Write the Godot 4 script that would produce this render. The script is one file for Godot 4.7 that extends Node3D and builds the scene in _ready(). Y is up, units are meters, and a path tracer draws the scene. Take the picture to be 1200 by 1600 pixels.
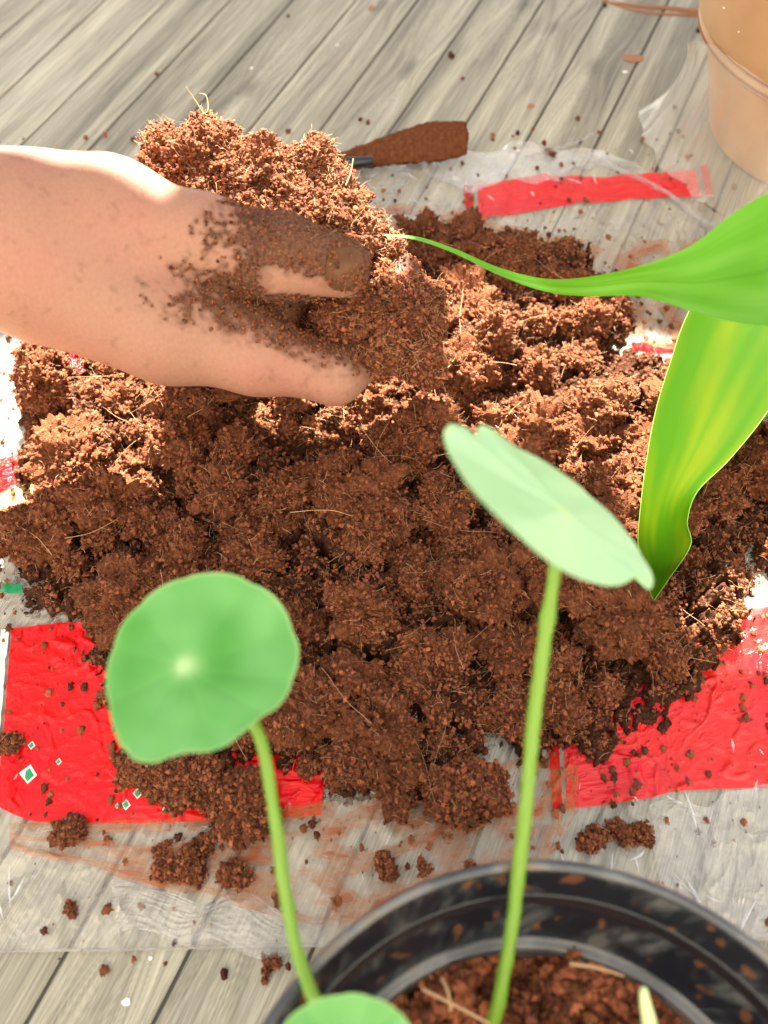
extends Node3D

var rng := RandomNumberGenerator.new()
var n_big := FastNoiseLite.new()
var n_mid := FastNoiseLite.new()
var n_fine := FastNoiseLite.new()
var n_cell := FastNoiseLite.new()
var n_wrinkle := FastNoiseLite.new()
var used := {}
var M := {}

# ---------------------------------------------------------------- helpers

func numbered(called: String) -> String:
	var k: int = used.get(called, 0)
	used[called] = k + 1
	return called if k == 0 else "%s_%03d" % [called, k]


func tag(o: Node, label: String, category: String, group := "", kind := "") -> void:
	o.set_meta("label", label)
	o.set_meta("category", category)
	if group != "":
		o.set_meta("group", group)
	if kind != "":
		o.set_meta("kind", kind)


func thing(called: String, label: String, category: String, at := Vector3.ZERO, group := "") -> Node3D:
	var o := Node3D.new()
	o.name = numbered(called)
	o.position = at
	add_child(o)
	tag(o, label, category, group)
	return o


func obj(called: String, mesh: Mesh, m: Material, parent: Node, local := false) -> MeshInstance3D:
	# meshes are made in world axes; under a thing they are moved back by its base
	var o := MeshInstance3D.new()
	o.name = called
	o.mesh = mesh
	o.material_override = m
	parent.add_child(o, true)
	if not local and parent != self:
		o.position = -_base(parent)
	return o


func _base(n: Node) -> Vector3:
	var p := Vector3.ZERO
	var k := n
	while k is Node3D and k != self:
		p += (k as Node3D).position
		k = k.get_parent()
	return p


func noise(freq: float, kind: int, octaves: int, sd: int) -> FastNoiseLite:
	var n := FastNoiseLite.new()
	n.seed = sd
	n.noise_type = kind
	n.frequency = freq
	n.fractal_type = FastNoiseLite.FRACTAL_FBM if octaves > 1 else FastNoiseLite.FRACTAL_NONE
	n.fractal_octaves = octaves
	return n


func lin(r: float, g: float, b: float, a := 1.0) -> Color:
	return Color(r, g, b, a).linear_to_srgb()


func mat(c: Color, rough: float, spec := 0.5) -> StandardMaterial3D:
	var m := StandardMaterial3D.new()
	m.albedo_color = c
	m.roughness = rough
	m.metallic_specular = spec
	m.cull_mode = BaseMaterial3D.CULL_DISABLED
	return m


func array_mesh(v: PackedVector3Array, idx: PackedInt32Array, uv := PackedVector2Array(), col := PackedColorArray(), flat := false) -> ArrayMesh:
	var a := []
	a.resize(Mesh.ARRAY_MAX)
	a[Mesh.ARRAY_VERTEX] = v
	a[Mesh.ARRAY_INDEX] = idx
	var nn := PackedVector3Array()
	nn.resize(v.size())
	for t in range(0, idx.size(), 3):
		var i := idx[t]
		var j := idx[t + 1]
		var k := idx[t + 2]
		var c := (v[k] - v[i]).cross(v[j] - v[i])
		nn[i] += c
		nn[j] += c
		nn[k] += c
	for i in nn.size():
		nn[i] = nn[i].normalized()
	a[Mesh.ARRAY_NORMAL] = nn
	if uv.size():
		a[Mesh.ARRAY_TEX_UV] = uv
	if col.size():
		a[Mesh.ARRAY_COLOR] = col
	var m := ArrayMesh.new()
	m.add_surface_from_arrays(Mesh.PRIMITIVE_TRIANGLES, a)
	return m


func along(p: Array, t: float) -> Vector3:
	# Catmull-Rom through the points of p, t in 0..1
	var n := p.size() - 1
	var x := clampf(t, 0.0, 1.0) * n
	var i := mini(int(x), n - 1)
	var f := x - i
	var a: Vector3 = p[maxi(i - 1, 0)]
	var b: Vector3 = p[i]
	var c: Vector3 = p[i + 1]
	var d: Vector3 = p[mini(i + 2, n)]
	return b.cubic_interpolate(c, a, d, f)


func along_closed(p: Array, t: float) -> Vector3:
	var n := p.size()
	var x := fposmod(t, 1.0) * n
	var i := int(x) % n
	var f := x - floorf(x)
	var a: Vector3 = p[(i - 1 + n) % n]
	var b: Vector3 = p[i]
	var c: Vector3 = p[(i + 1) % n]
	var d: Vector3 = p[(i + 2) % n]
	return b.cubic_interpolate(c, a, d, f)


func tube(p: Array, r0: float, r1: float, segs: int, sides: int, bumpy := 0.0) -> ArrayMesh:
	var v := PackedVector3Array()
	var idx := PackedInt32Array()
	var uv := PackedVector2Array()
	for i in segs + 1:
		var t := float(i) / segs
		var c := along(p, t)
		var fwd := (along(p, minf(t + 0.01, 1.0)) - along(p, maxf(t - 0.01, 0.0))).normalized()
		var side := fwd.cross(Vector3(0.3, 0.2, 0.93)).normalized()
		var up := side.cross(fwd)
		var r := lerpf(r0, r1, t)
		for k in sides:
			var an := TAU * k / sides
			var rr := r * (1.0 + bumpy * n_mid.get_noise_3d(c.x + k * 0.01, c.y, c.z))
			v.append(c + (side * cos(an) + up * sin(an)) * rr)
			uv.append(Vector2(float(k) / sides, t))
	for i in segs:
		for k in sides:
			var a := i * sides + k
			var b := i * sides + (k + 1) % sides
			idx.append_array([a, b, a + sides, b, b + sides, a + sides])
	var e0 := v.size()
	v.append(along(p, 0.0))
	uv.append(Vector2.ZERO)
	v.append(along(p, 1.0))
	uv.append(Vector2.ONE)
	for k in sides:
		idx.append_array([e0, (k + 1) % sides, k, e0 + 1, segs * sides + k, segs * sides + (k + 1) % sides])
	return array_mesh(v, idx, uv)


func lathe(c: Vector3, prof: Array, sides: int, from_a := 0.0, to_a := TAU) -> ArrayMesh:
	var v := PackedVector3Array()
	var idx := PackedInt32Array()
	var uv := PackedVector2Array()
	var n := prof.size()
	for k in sides + 1:
		var an := lerpf(from_a, to_a, float(k) / sides)
		for i in n:
			var q: Vector2 = prof[i]
			v.append(c + Vector3(cos(an) * q.x, q.y, sin(an) * q.x))
			uv.append(Vector2(float(k) / sides, float(i) / (n - 1)))
	for k in sides:
		for i in n - 1:
			var a := k * n + i
			var b := a + n
			idx.append_array([a, a + 1, b, b, a + 1, b + 1])
	return array_mesh(v, idx, uv)


func smooth_profile(prof: Array, per: int) -> Array:
	var out := []
	for i in prof.size() - 1:
		for k in per:
			out.append((prof[i] as Vector2).lerp(prof[i + 1], float(k) / per))
	out.append(prof[-1])
	return out

# ---------------------------------------------------------------- the wrinkled film

func film_y(x: float, z: float) -> float:
	var w := n_wrinkle.get_noise_2d(x * 0.45, z * 0.3)
	var bend := 0.01 * n_wrinkle.get_noise_2d(x * 0.4 + 8.0, z * 0.4)
	var c := 1.0 - absf(n_wrinkle.get_noise_2d((x + bend + z * 0.25) * 0.95 + 3.0, z * 0.26 + 7.0)) * 11.0
	var e := 1.0 - absf(n_wrinkle.get_noise_2d((x - z * 0.5) * 0.6 - 3.0, (z + bend + 0.4 * x) * 0.5 + 1.0)) * 12.0
	return 0.0010 + maxf(w + 0.2, 0.0) * 0.0020 + maxf(c, 0.0) * 0.0014 * (0.5 + w) + maxf(e, 0.0) * 0.0010


func sheet(top: Array, bottom: Array, nu: int, nv: int, lift: float, crease := 1.0, ragged := 0.0) -> ArrayMesh:
	# a piece of film between two edges, lying on the wrinkles
	var v := PackedVector3Array()
	var idx := PackedInt32Array()
	var uv := PackedVector2Array()
	for j in nv + 1:
		for i in nu + 1:
			var s := float(i) / nu
			var t := float(j) / nv
			var p := along(top, s).lerp(along(bottom, s), t)
			if ragged > 0.0:
				var q := 1.6 * n_big.get_noise_2d(p.x * 0.8, p.z * 0.8 + 3.0 * lift)
				p += Vector3(q * 0.4, 0, q) * ragged
			p.y += film_y(p.x, p.z) * crease + lift
			v.append(p)
			uv.append(Vector2(s, t))
	for j in nv:
		for i in nu:
			var a := j * (nu + 1) + i
			idx.append_array([a, a + 1, a + nu + 1, a + 1, a + nu + 2, a + nu + 1])
	return array_mesh(v, idx, uv)


func strip(e0: Array, e1: Array, nu: int, nv: int, sag: float, ripple := 0.0) -> ArrayMesh:
	# a leaf blade between two edges; sag bends the middle away from the chord
	var v := PackedVector3Array()
	var idx := PackedInt32Array()
	var uv := PackedVector2Array()
	for i in nu + 1:
		var t := float(i) / nu
		var a := along(e0, t)
		var b := along(e1, t)
		var f := (along(e0, minf(t + 0.02, 1.0)) + along(e1, minf(t + 0.02, 1.0)) - along(e0, maxf(t - 0.02, 0.0)) - along(e1, maxf(t - 0.02, 0.0)))
		var nrm := f.cross(b - a).normalized()
		if nrm.y < 0.0:
			nrm = -nrm
		var wd := a.distance_to(b)
		for j in nv + 1:
			var s := float(j) / nv
			var p := a.lerp(b, s)
			p -= nrm * sag * wd * 4.0 * s * (1.0 - s)
			p += nrm * ripple * wd * sin(s * 40.0) * s * (1.0 - s)
			v.append(p)
			uv.append(Vector2(s, t))
	for i in nu:
		for j in nv:
			var a := i * (nv + 1) + j
			idx.append_array([a, a + 1, a + nv + 1, a + 1, a + nv + 2, a + nv + 1])
	return array_mesh(v, idx, uv)

# ---------------------------------------------------------------- coir: crumbs, clods and fibres

func crumb_mesh(sd: int, detail: int, rough: float) -> ArrayMesh:
	var v := PackedVector3Array()
	var idx := PackedInt32Array()
	_ball(v, idx, Vector3.ZERO, Vector3.ONE, detail, rough, 0.0, sd * 3.7, 1.3)
	return array_mesh(v, idx)


func _ball(v: PackedVector3Array, idx: PackedInt32Array, c: Vector3, r: Vector3, n: int, rough: float, fine: float, off: float, freq: float) -> void:
	# a cube pushed out to a ball and roughened by noise
	for face in 6:
		var first := v.size()
		for j in n + 1:
			for i in n + 1:
				var a := tan((float(i) / n * 2.0 - 1.0) * PI / 4.0)
				var b := tan((float(j) / n * 2.0 - 1.0) * PI / 4.0)
				var d := Vector3(a, b, 1.0)
				match face:
					1: d = Vector3(-a, b, -1.0)
					2: d = Vector3(1.0, b, -a)
					3: d = Vector3(-1.0, b, a)
					4: d = Vector3(a, 1.0, -b)
					5: d = Vector3(a, -1.0, b)
				d = d.normalized()
				var q := d * freq * 10.0 + Vector3(off, off * 0.7, -off)
				var k := 1.0 + rough * n_unit.get_noise_3dv(q)
				if fine > 0.0:
					k += fine * n_unit.get_noise_3dv(q * 4.3) + fine * 0.6 * n_unit.get_noise_3dv(q * 10.0)
				v.append(c + d * r * k)
		for j in n:
			for i in n:
				var a := first + j * (n + 1) + i
				idx.append_array([a, a + n + 1, a + 1, a + 1, a + n + 1, a + n + 2])


var n_unit := FastNoiseLite.new()


func fibre_mesh(sd: int) -> ArrayMesh:
	# one curled hair of coir, one unit long
	var r := RandomNumberGenerator.new()
	r.seed = sd
	var p := []
	var at := Vector3(-0.5, 0.0, 0.0)
	var dir := Vector3(1, r.randf_range(-0.2, 0.5), r.randf_range(-0.5, 0.5))
	for i in 5:
		p.append(at)
		at += dir.normalized() * 0.25
		dir += Vector3(0, r.randf_range(-0.75, 0.6), r.randf_range(-0.8, 0.8))
	return tube(p, 0.012, 0.006, 9, 3)


func scatter(called: String, mesh: Mesh, m: Material, xf: Array, cols: Array, parent: Node) -> void:
	var mm := MultiMesh.new()
	mm.transform_format = MultiMesh.TRANSFORM_3D
	mm.use_colors = true
	mm.mesh = mesh
	mm.instance_count = xf.size()
	for i in xf.size():
		mm.set_instance_transform(i, xf[i])
		mm.set_instance_color(i, cols[i])
	var o := MultiMeshInstance3D.new()
	o.name = called
	o.multimesh = mm
	o.material_override = m
	o.set_meta("kind", "stuff")
	parent.add_child(o, true)
	if parent != self:
		o.position = -_base(parent)


func soil_color() -> Color:
	var k := rng.randf()
	var b := 0.75 + 0.6 * rng.randf()
	if k < 0.14:
		b *= 1.3
	elif k < 0.45:
		b *= 0.45
	return Color(0.225 * b, (0.062 + 0.014 * rng.randf()) * b, (0.023 + 0.009 * rng.randf()) * b)


func fibre_color() -> Color:
	var b := 0.6 + 0.9 * rng.randf()
	return Color(0.52 * b, 0.30 * b, 0.16 * b)


func spin() -> Basis:
	return Basis.from_euler(Vector3(rng.randf() * TAU, rng.randf() * TAU, rng.randf() * TAU))


func dress(parent: Node, spots: PackedVector3Array, normals: PackedVector3Array, density_r: float, n_crumb: int, n_fib: int, fib_len := 0.006) -> void:
	# crumbs and hairs on a surface given by sample points
	var xs := [[], [], []]
	var cs := [[], [], []]
	for i in n_crumb:
		var k := rng.randi() % spots.size()
		var r := density_r * (0.45 + 0.9 * pow(rng.randf(), 2.2))
		var p := spots[k] + normals[k] * r * rng.randf_range(-0.1, 0.7) + Vector3(rng.randfn(), rng.randfn(), rng.randfn()) * 0.0003
		var b := spin().scaled(Vector3(r, r * rng.randf_range(0.6, 1.0), r * rng.randf_range(0.7, 1.4)))
		xs[i % 3].append(Transform3D(b, p))
		cs[i % 3].append(soil_color())
	for q in 3:
		if xs[q].size():
			scatter("coir_crumbs", crumbs[q], M.soil_bit, xs[q], cs[q], parent)
	var fx := [[], [], []]
	var fc := [[], [], []]
	for i in n_fib:
		var k := rng.randi() % spots.size()
		var l := fib_len * (0.4 + 1.6 * pow(rng.randf(), 2.0))
		var b := spin()
		if rng.randf() < 0.7:
			b = Basis(Vector3.UP, rng.randf() * TAU) * Basis(Vector3.RIGHT, rng.randfn() * 0.5) * Basis(Vector3.BACK, rng.randfn() * 0.4)
		var th := l * clampf(0.006 / l, 0.5, 1.6)
		fx[i % 3].append(Transform3D(Basis(b.x * l, b.y * th, b.z * th), spots[k] + normals[k] * 0.0009))
		fc[i % 3].append(fibre_color())
	for q in 3:
		if fx[q].size():
			scatter("coir_fibres", fibres[q], M.fibre, fx[q], fc[q], parent)


var crumbs := []
var fibres := []


func clod(called: String, label: String, category: String, group: String, balls: Array, n: int, crumb_r: float, n_crumb: int, n_fib: int) -> Node3D:
	# balls: [centre, radius in mm] ; a lump of coir standing on its lowest point
	var base := (balls[0][0] as Vector3)
	base.y = 0.0
	var t := thing(called, label, category, base, group)
	var v := PackedVector3Array()
	var idx := PackedInt32Array()
	for b in balls:
		var r: float = b[1] * (0.001 if b[1] > 5.5 else 0.00082)
		_ball(v, idx, b[0], Vector3(r * rng.randf_range(0.85, 1.2), r * 0.66, r * rng.randf_range(0.85, 1.2)), n, 0.95, 0.3, rng.randf() * 90.0, 1.1)
	var am := array_mesh(v, idx)
	obj("lump", am, M.soil, t)
	var nn: PackedVector3Array = am.surface_get_arrays(0)[Mesh.ARRAY_NORMAL]
	if n_crumb > 0:
		dress(t, v, nn, crumb_r, n_crumb, n_fib, 0.004)
	return t

# ---------------------------------------------------------------- a body from tapered bones

func skin(bones: Array, cell: float, lo: Vector3, hi: Vector3) -> Array:
	# surface nets over a smooth union of tapered capsules; bones: [a, b, ra, rb, k]
	var nx := int((hi.x - lo.x) / cell) + 2
	var ny := int((hi.y - lo.y) / cell) + 2
	var nz := int((hi.z - lo.z) / cell) + 2
	var B := 6
	var f := PackedFloat32Array()
	f.resize(nx * ny * nz)
	f.fill(1.0)
	var blocks := []
	var half := cell * B * 0.5
	for bz in range(0, nz, B):
		for by in range(0, ny, B):
			for bx in range(0, nx, B):
				var c := lo + Vector3(bx, by, bz) * cell + Vector3.ONE * half
				var d := body(c, bones)
				var inside := d < 0.0
				if absf(d) > half * 1.75 + cell * 3.0:
					if not inside:
						continue
					for z in range(bz, mini(bz + B, nz)):
						for y in range(by, mini(by + B, ny)):
							for x in range(bx, mini(bx + B, nx)):
								f[(z * ny + y) * nx + x] = -1.0
					continue
				blocks.append(Vector3i(bx, by, bz))
				for z in range(bz, mini(bz + B, nz)):
					for y in range(by, mini(by + B, ny)):
						for x in range(bx, mini(bx + B, nx)):
							f[(z * ny + y) * nx + x] = body(lo + Vector3(x, y, z) * cell, bones)
	var id := PackedInt32Array()
	id.resize(f.size())
	id.fill(-1)
	var v := PackedVector3Array()
	var offs := [0, 1, nx, nx + 1, nx * ny, nx * ny + 1, nx * ny + nx, nx * ny + nx + 1]
	var e := [[0, 1], [2, 3], [4, 5], [6, 7], [0, 2], [1, 3], [4, 6], [5, 7], [0, 4], [1, 5], [2, 6], [3, 7]]
	var cells := PackedInt32Array()
	for bk: Vector3i in blocks:
		for z in range(bk.z, mini(bk.z + B, nz - 1)):
			for y in range(bk.y, mini(bk.y + B, ny - 1)):
				for x in range(bk.x, mini(bk.x + B, nx - 1)):
					var i := (z * ny + y) * nx + x
					var s := 0
					for k in 8:
						if f[i + offs[k]] < 0.0:
							s += 1
					if s == 0 or s == 8:
						continue
					var sum := Vector3.ZERO
					var cnt := 0
					for q in e:
						var a: float = f[i + offs[q[0]]]
						var b: float = f[i + offs[q[1]]]
						if (a < 0.0) != (b < 0.0):
							var t := a / (a - b)
							var pa := Vector3(q[0] & 1, (q[0] >> 1) & 1, q[0] >> 2)
							var pb := Vector3(q[1] & 1, (q[1] >> 1) & 1, q[1] >> 2)
							sum += pa.lerp(pb, t)
							cnt += 1
					id[i] = v.size()
					v.append(lo + (Vector3(x, y, z) + sum / cnt) * cell)
					cells.append(i)
	var idx := PackedInt32Array()
	var step := [1, nx, nx * ny]
	for i in cells:
		for ax in 3:
			var s0 := f[i] < 0.0
			var s1 := f[i + step[ax]] < 0.0
			if s0 == s1:
				continue
			var u: int = step[(ax + 1) % 3]
			var w: int = step[(ax + 2) % 3]
			if i - u - w < 0:
				continue
			var a := id[i]
			var b := id[i - u]
			var c := id[i - u - w]
			var d := id[i - w]
			if a < 0 or b < 0 or c < 0 or d < 0:
				continue
			if s0:
				idx.append_array([a, c, b, a, d, c])
			else:
				idx.append_array([a, b, c, a, c, d])
	return [v, idx]


func body(p: Vector3, bones: Array) -> float:
	var d := 1.0
	for b in bones:
		var a: Vector3 = b[0]
		var ab: Vector3 = b[1] - a
		var t := clampf((p - a).dot(ab) / ab.length_squared(), 0.0, 1.0)
		var q: float = (p - a - ab * t).length() - lerpf(b[2], b[3], t)
		var k: float = b[4]
		var h := maxf(k - absf(d - q), 0.0) / k
		d = minf(d, q) - h * h * k * 0.25
	return d


func bone_reach(p: Vector3, a: Vector3, b: Vector3) -> Vector2:
	# (how far along a bone, how far from it)
	var ab := b - a
	var t := (p - a).dot(ab) / ab.length_squared()
	return Vector2(t, (p - a - ab * clampf(t, 0.0, 1.0)).length())

# ---------------------------------------------------------------- textures

func wood_image() -> Image:
	var w := 2048
	var strips := 8
	var sh := 112
	var im := Image.create(w, strips * sh, false, Image.FORMAT_RGB8)
	var warp := noise(1.0, FastNoiseLite.TYPE_SIMPLEX_SMOOTH, 2, 3)
	var streak := noise(1.0, FastNoiseLite.TYPE_SIMPLEX_SMOOTH, 1, 5)
	var tone := noise(1.0, FastNoiseLite.TYPE_SIMPLEX_SMOOTH, 2, 9)
	var light := Vector3(0.73, 0.705, 0.625)
	var dark := Vector3(0.27, 0.255, 0.22)
	var r := RandomNumberGenerator.new()
	r.seed = 4
	for k in strips:
		var kx := []
		for q in 2:
			kx.append(Vector3(r.randf_range(0.05, 0.85), r.randf_range(0.008, 0.031), r.randf_range(0.5, 1.0)))
		var z := k * 7.3
		for y in sh:
			var t := float(y) / sh * 0.0386
			for x in w:
				var s := float(x) / w * 0.9
				var tt := t
				var knot := 0.0
				for q: Vector3 in kx:
					var dx := (s - q.x) / 0.030
					var dy := (t - q.y) / 0.007
					var g := exp(-(dx * dx + dy * dy) * 0.6)
					tt += (t - q.y) * g * 1.6
					knot = maxf(knot, exp(-(dx * dx * 9.0 + dy * dy * 3.0)) * q.z)
				var a := warp.get_noise_3d(s * 3.0, tt * 26.0, z)
				var ring := 0.5 + 0.5 * sin((a * 9.0 + tt * 420.0) * 1.3)
				ring = ring * ring
				var st := streak.get_noise_3d(s * 14.0, tt * 1400.0, z)
				var to := tone.get_noise_3d(s * 1.6, tt * 40.0, z + 40.0)
				var val := clampf(0.69 - 0.17 * ring * (0.6 + a) + 0.20 * st + 0.16 * streak.get_noise_3d(s * 40.0, tt * 3400.0, z + 9.0) + 0.30 * to - 0.35 * knot, 0.0, 1.1)
				var c := dark.lerp(light, val)
				im.set_pixel(x, k * sh + y, Color(c.x, c.y, c.z))
	return im


func crease_tex(freq: float, sd: int) -> NoiseTexture2D:
	var t := NoiseTexture2D.new()
	t.width = 1024
	t.height = 1024
	t.seamless = true
	var n := noise(freq, FastNoiseLite.TYPE_SIMPLEX_SMOOTH, 3, sd)
	n.fractal_type = FastNoiseLite.FRACTAL_RIDGED
	n.fractal_gain = 0.4
	n.domain_warp_enabled = true
	n.domain_warp_amplitude = 40.0
	n.domain_warp_frequency = 0.006
	t.noise = n
	return t


func noise_tex(freq: float, kind: int, octaves: int, sd: int, size := 512, ramp: Gradient = null) -> NoiseTexture2D:
	var t := NoiseTexture2D.new()
	t.width = size
	t.height = size
	t.seamless = true
	t.noise = noise(freq, kind, octaves, sd)
	if ramp:
		t.color_ramp = ramp
	return t


func ramp(pts: Array) -> Gradient:
	var g := Gradient.new()
	var o := PackedFloat32Array()
	var c := PackedColorArray()
	for p in pts:
		o.append(p[0])
		c.append(p[1])
	g.offsets = o
	g.colors = c
	return g


func leaf_image(base: Color, pale: Color, deep: Color, veins: int, sd: int) -> Image:
	# parallel veins across u, slow change along v
	var im := Image.create(256, 256, false, Image.FORMAT_RGB8)
	var n := noise(1.0, FastNoiseLite.TYPE_SIMPLEX_SMOOTH, 2, sd)
	for y in 256:
		for x in 256:
			var u := x / 256.0
			var v := y / 256.0
			var a := n.get_noise_2d(u * 24.0, v * 2.0)
			var b := n.get_noise_2d(u * 3.0 + 9.0, v * 2.5)
			var rib := pow(absf(sin((u + 0.006 * a) * PI * veins)), 0.3)
			var mid := exp(-pow((u - 0.52) / 0.02, 2.0))
			var c := base.lerp(pale, clampf(0.35 + 0.9 * b, 0.0, 1.0) * 0.55)
			c = c.lerp(deep, clampf(0.13 * (1.0 - rib) + 0.10 * a + 0.34 * mid, 0.0, 0.8))
			im.set_pixel(x, y, c)
	return im


func mud_image() -> Image:
	# dark plastic smeared with dried grey mud and orange crumbs
	var im := Image.create(1024, 256, false, Image.FORMAT_RGB8)
	var n := noise(1.0, FastNoiseLite.TYPE_SIMPLEX_SMOOTH, 3, 21)
	var m := noise(1.0, FastNoiseLite.TYPE_SIMPLEX_SMOOTH, 2, 33)
	for y in 256:
		for x in 1024:
			var u := x / 1024.0 * 30.0
			var v := y / 256.0
			var smear := n.get_noise_2d(u * 0.24 + v * 0.5, v * 1.1 - u * 0.1)
			var fine := n.get_noise_2d(u * 1.6 + v * 2.5, v * 2.4)
			var k := clampf((smear + 0.5 * fine + 0.08) * 1.5, 0.0, 1.0)
			var c := Color(0.07, 0.09, 0.12).lerp(Color(0.55, 0.54, 0.50), k * 0.5)
			var o := m.get_noise_2d(u * 0.9, v * 2.4 + 5.0)
			c = c.lerp(Color(0.52, 0.30, 0.15), clampf((o - 0.42) * 3.0, 0.0, 0.6))
			im.set_pixel(x, y, c)
	return im


func materials() -> void:
	var wood := mat(Color.WHITE, 0.5, 0.45)
	var wt := ImageTexture.create_from_image(wood_image())
	wood.albedo_texture = wt
	wood.heightmap_enabled = true
	wood.heightmap_texture = wt
	wood.heightmap_scale = 0.02
	M.wood = wood
	M.groove = mat(lin(0.07, 0.062, 0.052), 0.9)

	var soil := mat(Color.WHITE, 0.85, 0.3)
	soil.albedo_texture = noise_tex(0.035, FastNoiseLite.TYPE_SIMPLEX_SMOOTH, 4, 11, 512, ramp([[0.0, lin(0.05, 0.016, 0.006)], [0.45, lin(0.13, 0.040, 0.015)], [0.7, lin(0.22, 0.070, 0.028)], [1.0, lin(0.32, 0.14, 0.062)]]))
	soil.uv1_triplanar = true
	soil.uv1_world_triplanar = true
	soil.uv1_scale = Vector3.ONE * 26.0
	soil.heightmap_enabled = true
	soil.heightmap_texture = noise_tex(0.09, FastNoiseLite.TYPE_SIMPLEX, 3, 12)
	soil.heightmap_scale = 0.08
	M.soil = soil
	var dark_soil := soil.duplicate()  # darker soil copy for the base heap, paints shade between the clods
	dark_soil.albedo_texture = noise_tex(0.05, FastNoiseLite.TYPE_SIMPLEX_SMOOTH, 4, 14, 512, ramp([[0.0, lin(0.020, 0.007, 0.003)], [0.5, lin(0.055, 0.019, 0.008)], [1.0, lin(0.13, 0.048, 0.019)]]))
	M.soil_gap_shade = dark_soil
	var cake: StandardMaterial3D = soil.duplicate()
	cake.albedo_texture = noise_tex(0.05, FastNoiseLite.TYPE_SIMPLEX_SMOOTH, 4, 15, 512, ramp([[0.0, lin(0.055, 0.020, 0.010)], [0.5, lin(0.135, 0.056, 0.029)], [1.0, lin(0.24, 0.12, 0.07)]]))
	cake.roughness = 0.75
	M.cake = cake
	var bit := mat(Color.WHITE, 0.8, 0.35)
	bit.vertex_color_use_as_albedo = true
	M.soil_bit = bit
	var fib := mat(Color.WHITE, 0.6, 0.4)
	fib.vertex_color_use_as_albedo = true
	M.fibre = fib
	M.fibre_plain = mat(lin(0.42, 0.25, 0.13), 0.6)

	var film := mat(Color(0.97, 0.94, 0.88, 0.19), 0.11)
	film.transparency = BaseMaterial3D.TRANSPARENCY_ALPHA
	film.heightmap_enabled = true
	film.heightmap_texture = crease_tex(0.006, 81)
	film.heightmap_scale = 0.5
	film.uv1_scale = Vector3(2.6, 1.7, 1)
	var smooth_film: StandardMaterial3D = film.duplicate()
	smooth_film.heightmap_enabled = false
	M.smooth_film = smooth_film
	M.film = film
	var haze := mat(Color(0.98, 0.97, 0.96, 0.15), 0.1)
	haze.transparency = BaseMaterial3D.TRANSPARENCY_ALPHA
	haze.heightmap_enabled = true
	haze.heightmap_texture = film.heightmap_texture
	haze.heightmap_scale = 0.16
	M.fold = haze
	M.crease = mat(Color(0.97, 0.98, 1.0, 0.42), 0.3, 0.8)  # bluish white painted in for glints on the film
	M.crease.transparency = BaseMaterial3D.TRANSPARENCY_ALPHA
	var red := mat(Color(0.97, 0.05, 0.07, 0.93), 0.18, 0.42)
	red.transparency = BaseMaterial3D.TRANSPARENCY_ALPHA
	red.backlight_enabled = true
	red.backlight = lin(0.3, 0.02, 0.02)
	red.albedo_texture = noise_tex(0.006, FastNoiseLite.TYPE_SIMPLEX_SMOOTH, 3, 17, 256, ramp([[0.25, Color(0.98, 0.75, 1.0)], [0.5, Color(1, 1, 1)], [0.8, Color(1, 2.6 / 2.6, 0.8)]]))
	red.heightmap_enabled = true
	red.heightmap_texture = film.heightmap_texture
	red.heightmap_scale = 0.09
	M.red = red
	var pale_red := mat(Color(0.90, 0.10, 0.13, 0.82), 0.17, 0.48)
	pale_red.transparency = BaseMaterial3D.TRANSPARENCY_ALPHA
	pale_red.albedo_texture = red.albedo_texture
	pale_red.heightmap_enabled = true
	pale_red.heightmap_texture = film.heightmap_texture
	pale_red.heightmap_scale = 0.09
	M.pale_red = pale_red
	var print_white := mat(Color(0.93, 0.91, 0.86), 0.3)
	M.print_white = print_white
	M.print_green = mat(lin(0.01, 0.28, 0.10), 0.3)
	M.print_yellow = mat(Color(0.98, 0.78, 0.38, 0.75), 0.35)
	M.print_yellow.transparency = BaseMaterial3D.TRANSPARENCY_ALPHA

	var stain := mat(Color(0.70, 0.41, 0.18), 0.5)
	stain.transparency = BaseMaterial3D.TRANSPARENCY_ALPHA
	stain.albedo_texture = noise_tex(0.004, FastNoiseLite.TYPE_SIMPLEX_SMOOTH, 6, 23, 1024, ramp([[0.0, Color(1, 1, 1, 0.0)], [0.4, Color(1, 1, 1, 0.10)], [0.58, Color(1, 1, 1, 0.45)], [0.68, Color(1, 1, 1, 0.28)], [0.8, Color(0.9, 0.8, 0.7, 0.7)], [1.0, Color(0.9, 0.75, 0.6, 0.85)]]))
	stain.uv1_scale = Vector3(2.2, 0.9, 1)
	M.stain = stain

	var skin_m := mat(Color.WHITE, 0.5, 0.32)
	skin_m.vertex_color_use_as_albedo = true
	skin_m.uv1_triplanar = true
	skin_m.uv1_scale = Vector3.ONE * 55.0
	skin_m.heightmap_enabled = true
	skin_m.heightmap_texture = noise_tex(0.05, FastNoiseLite.TYPE_CELLULAR, 2, 31)
	skin_m.heightmap_scale = 0.012
	skin_m.albedo_texture = noise_tex(0.02, FastNoiseLite.TYPE_SIMPLEX_SMOOTH, 4, 32, 512, ramp([[0.0, Color(0.93, 0.9, 0.88)], [1.0, Color(1, 1, 1)]]))
	skin_m.subsurf_scatter_enabled = true
	skin_m.subsurf_scatter_strength = 0.04
	M.skin = skin_m
	var nail := mat(Color.WHITE, 0.75, 0.2)
	nail.vertex_color_use_as_albedo = true
	M.nail = nail

	var l1 := mat(Color.WHITE, 0.4, 0.35)
	l1.albedo_texture = ImageTexture.create_from_image(leaf_image(Color(0.37, 0.62, 0.12), Color(0.54, 0.74, 0.36), Color(0.29, 0.53, 0.03), 17, 41))
	l1.backlight_enabled = true
	l1.backlight = lin(0.30, 0.45, 0.08)
	M.leaf_pale = l1
	var l2 := mat(Color.WHITE, 0.6, 0.12)
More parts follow.
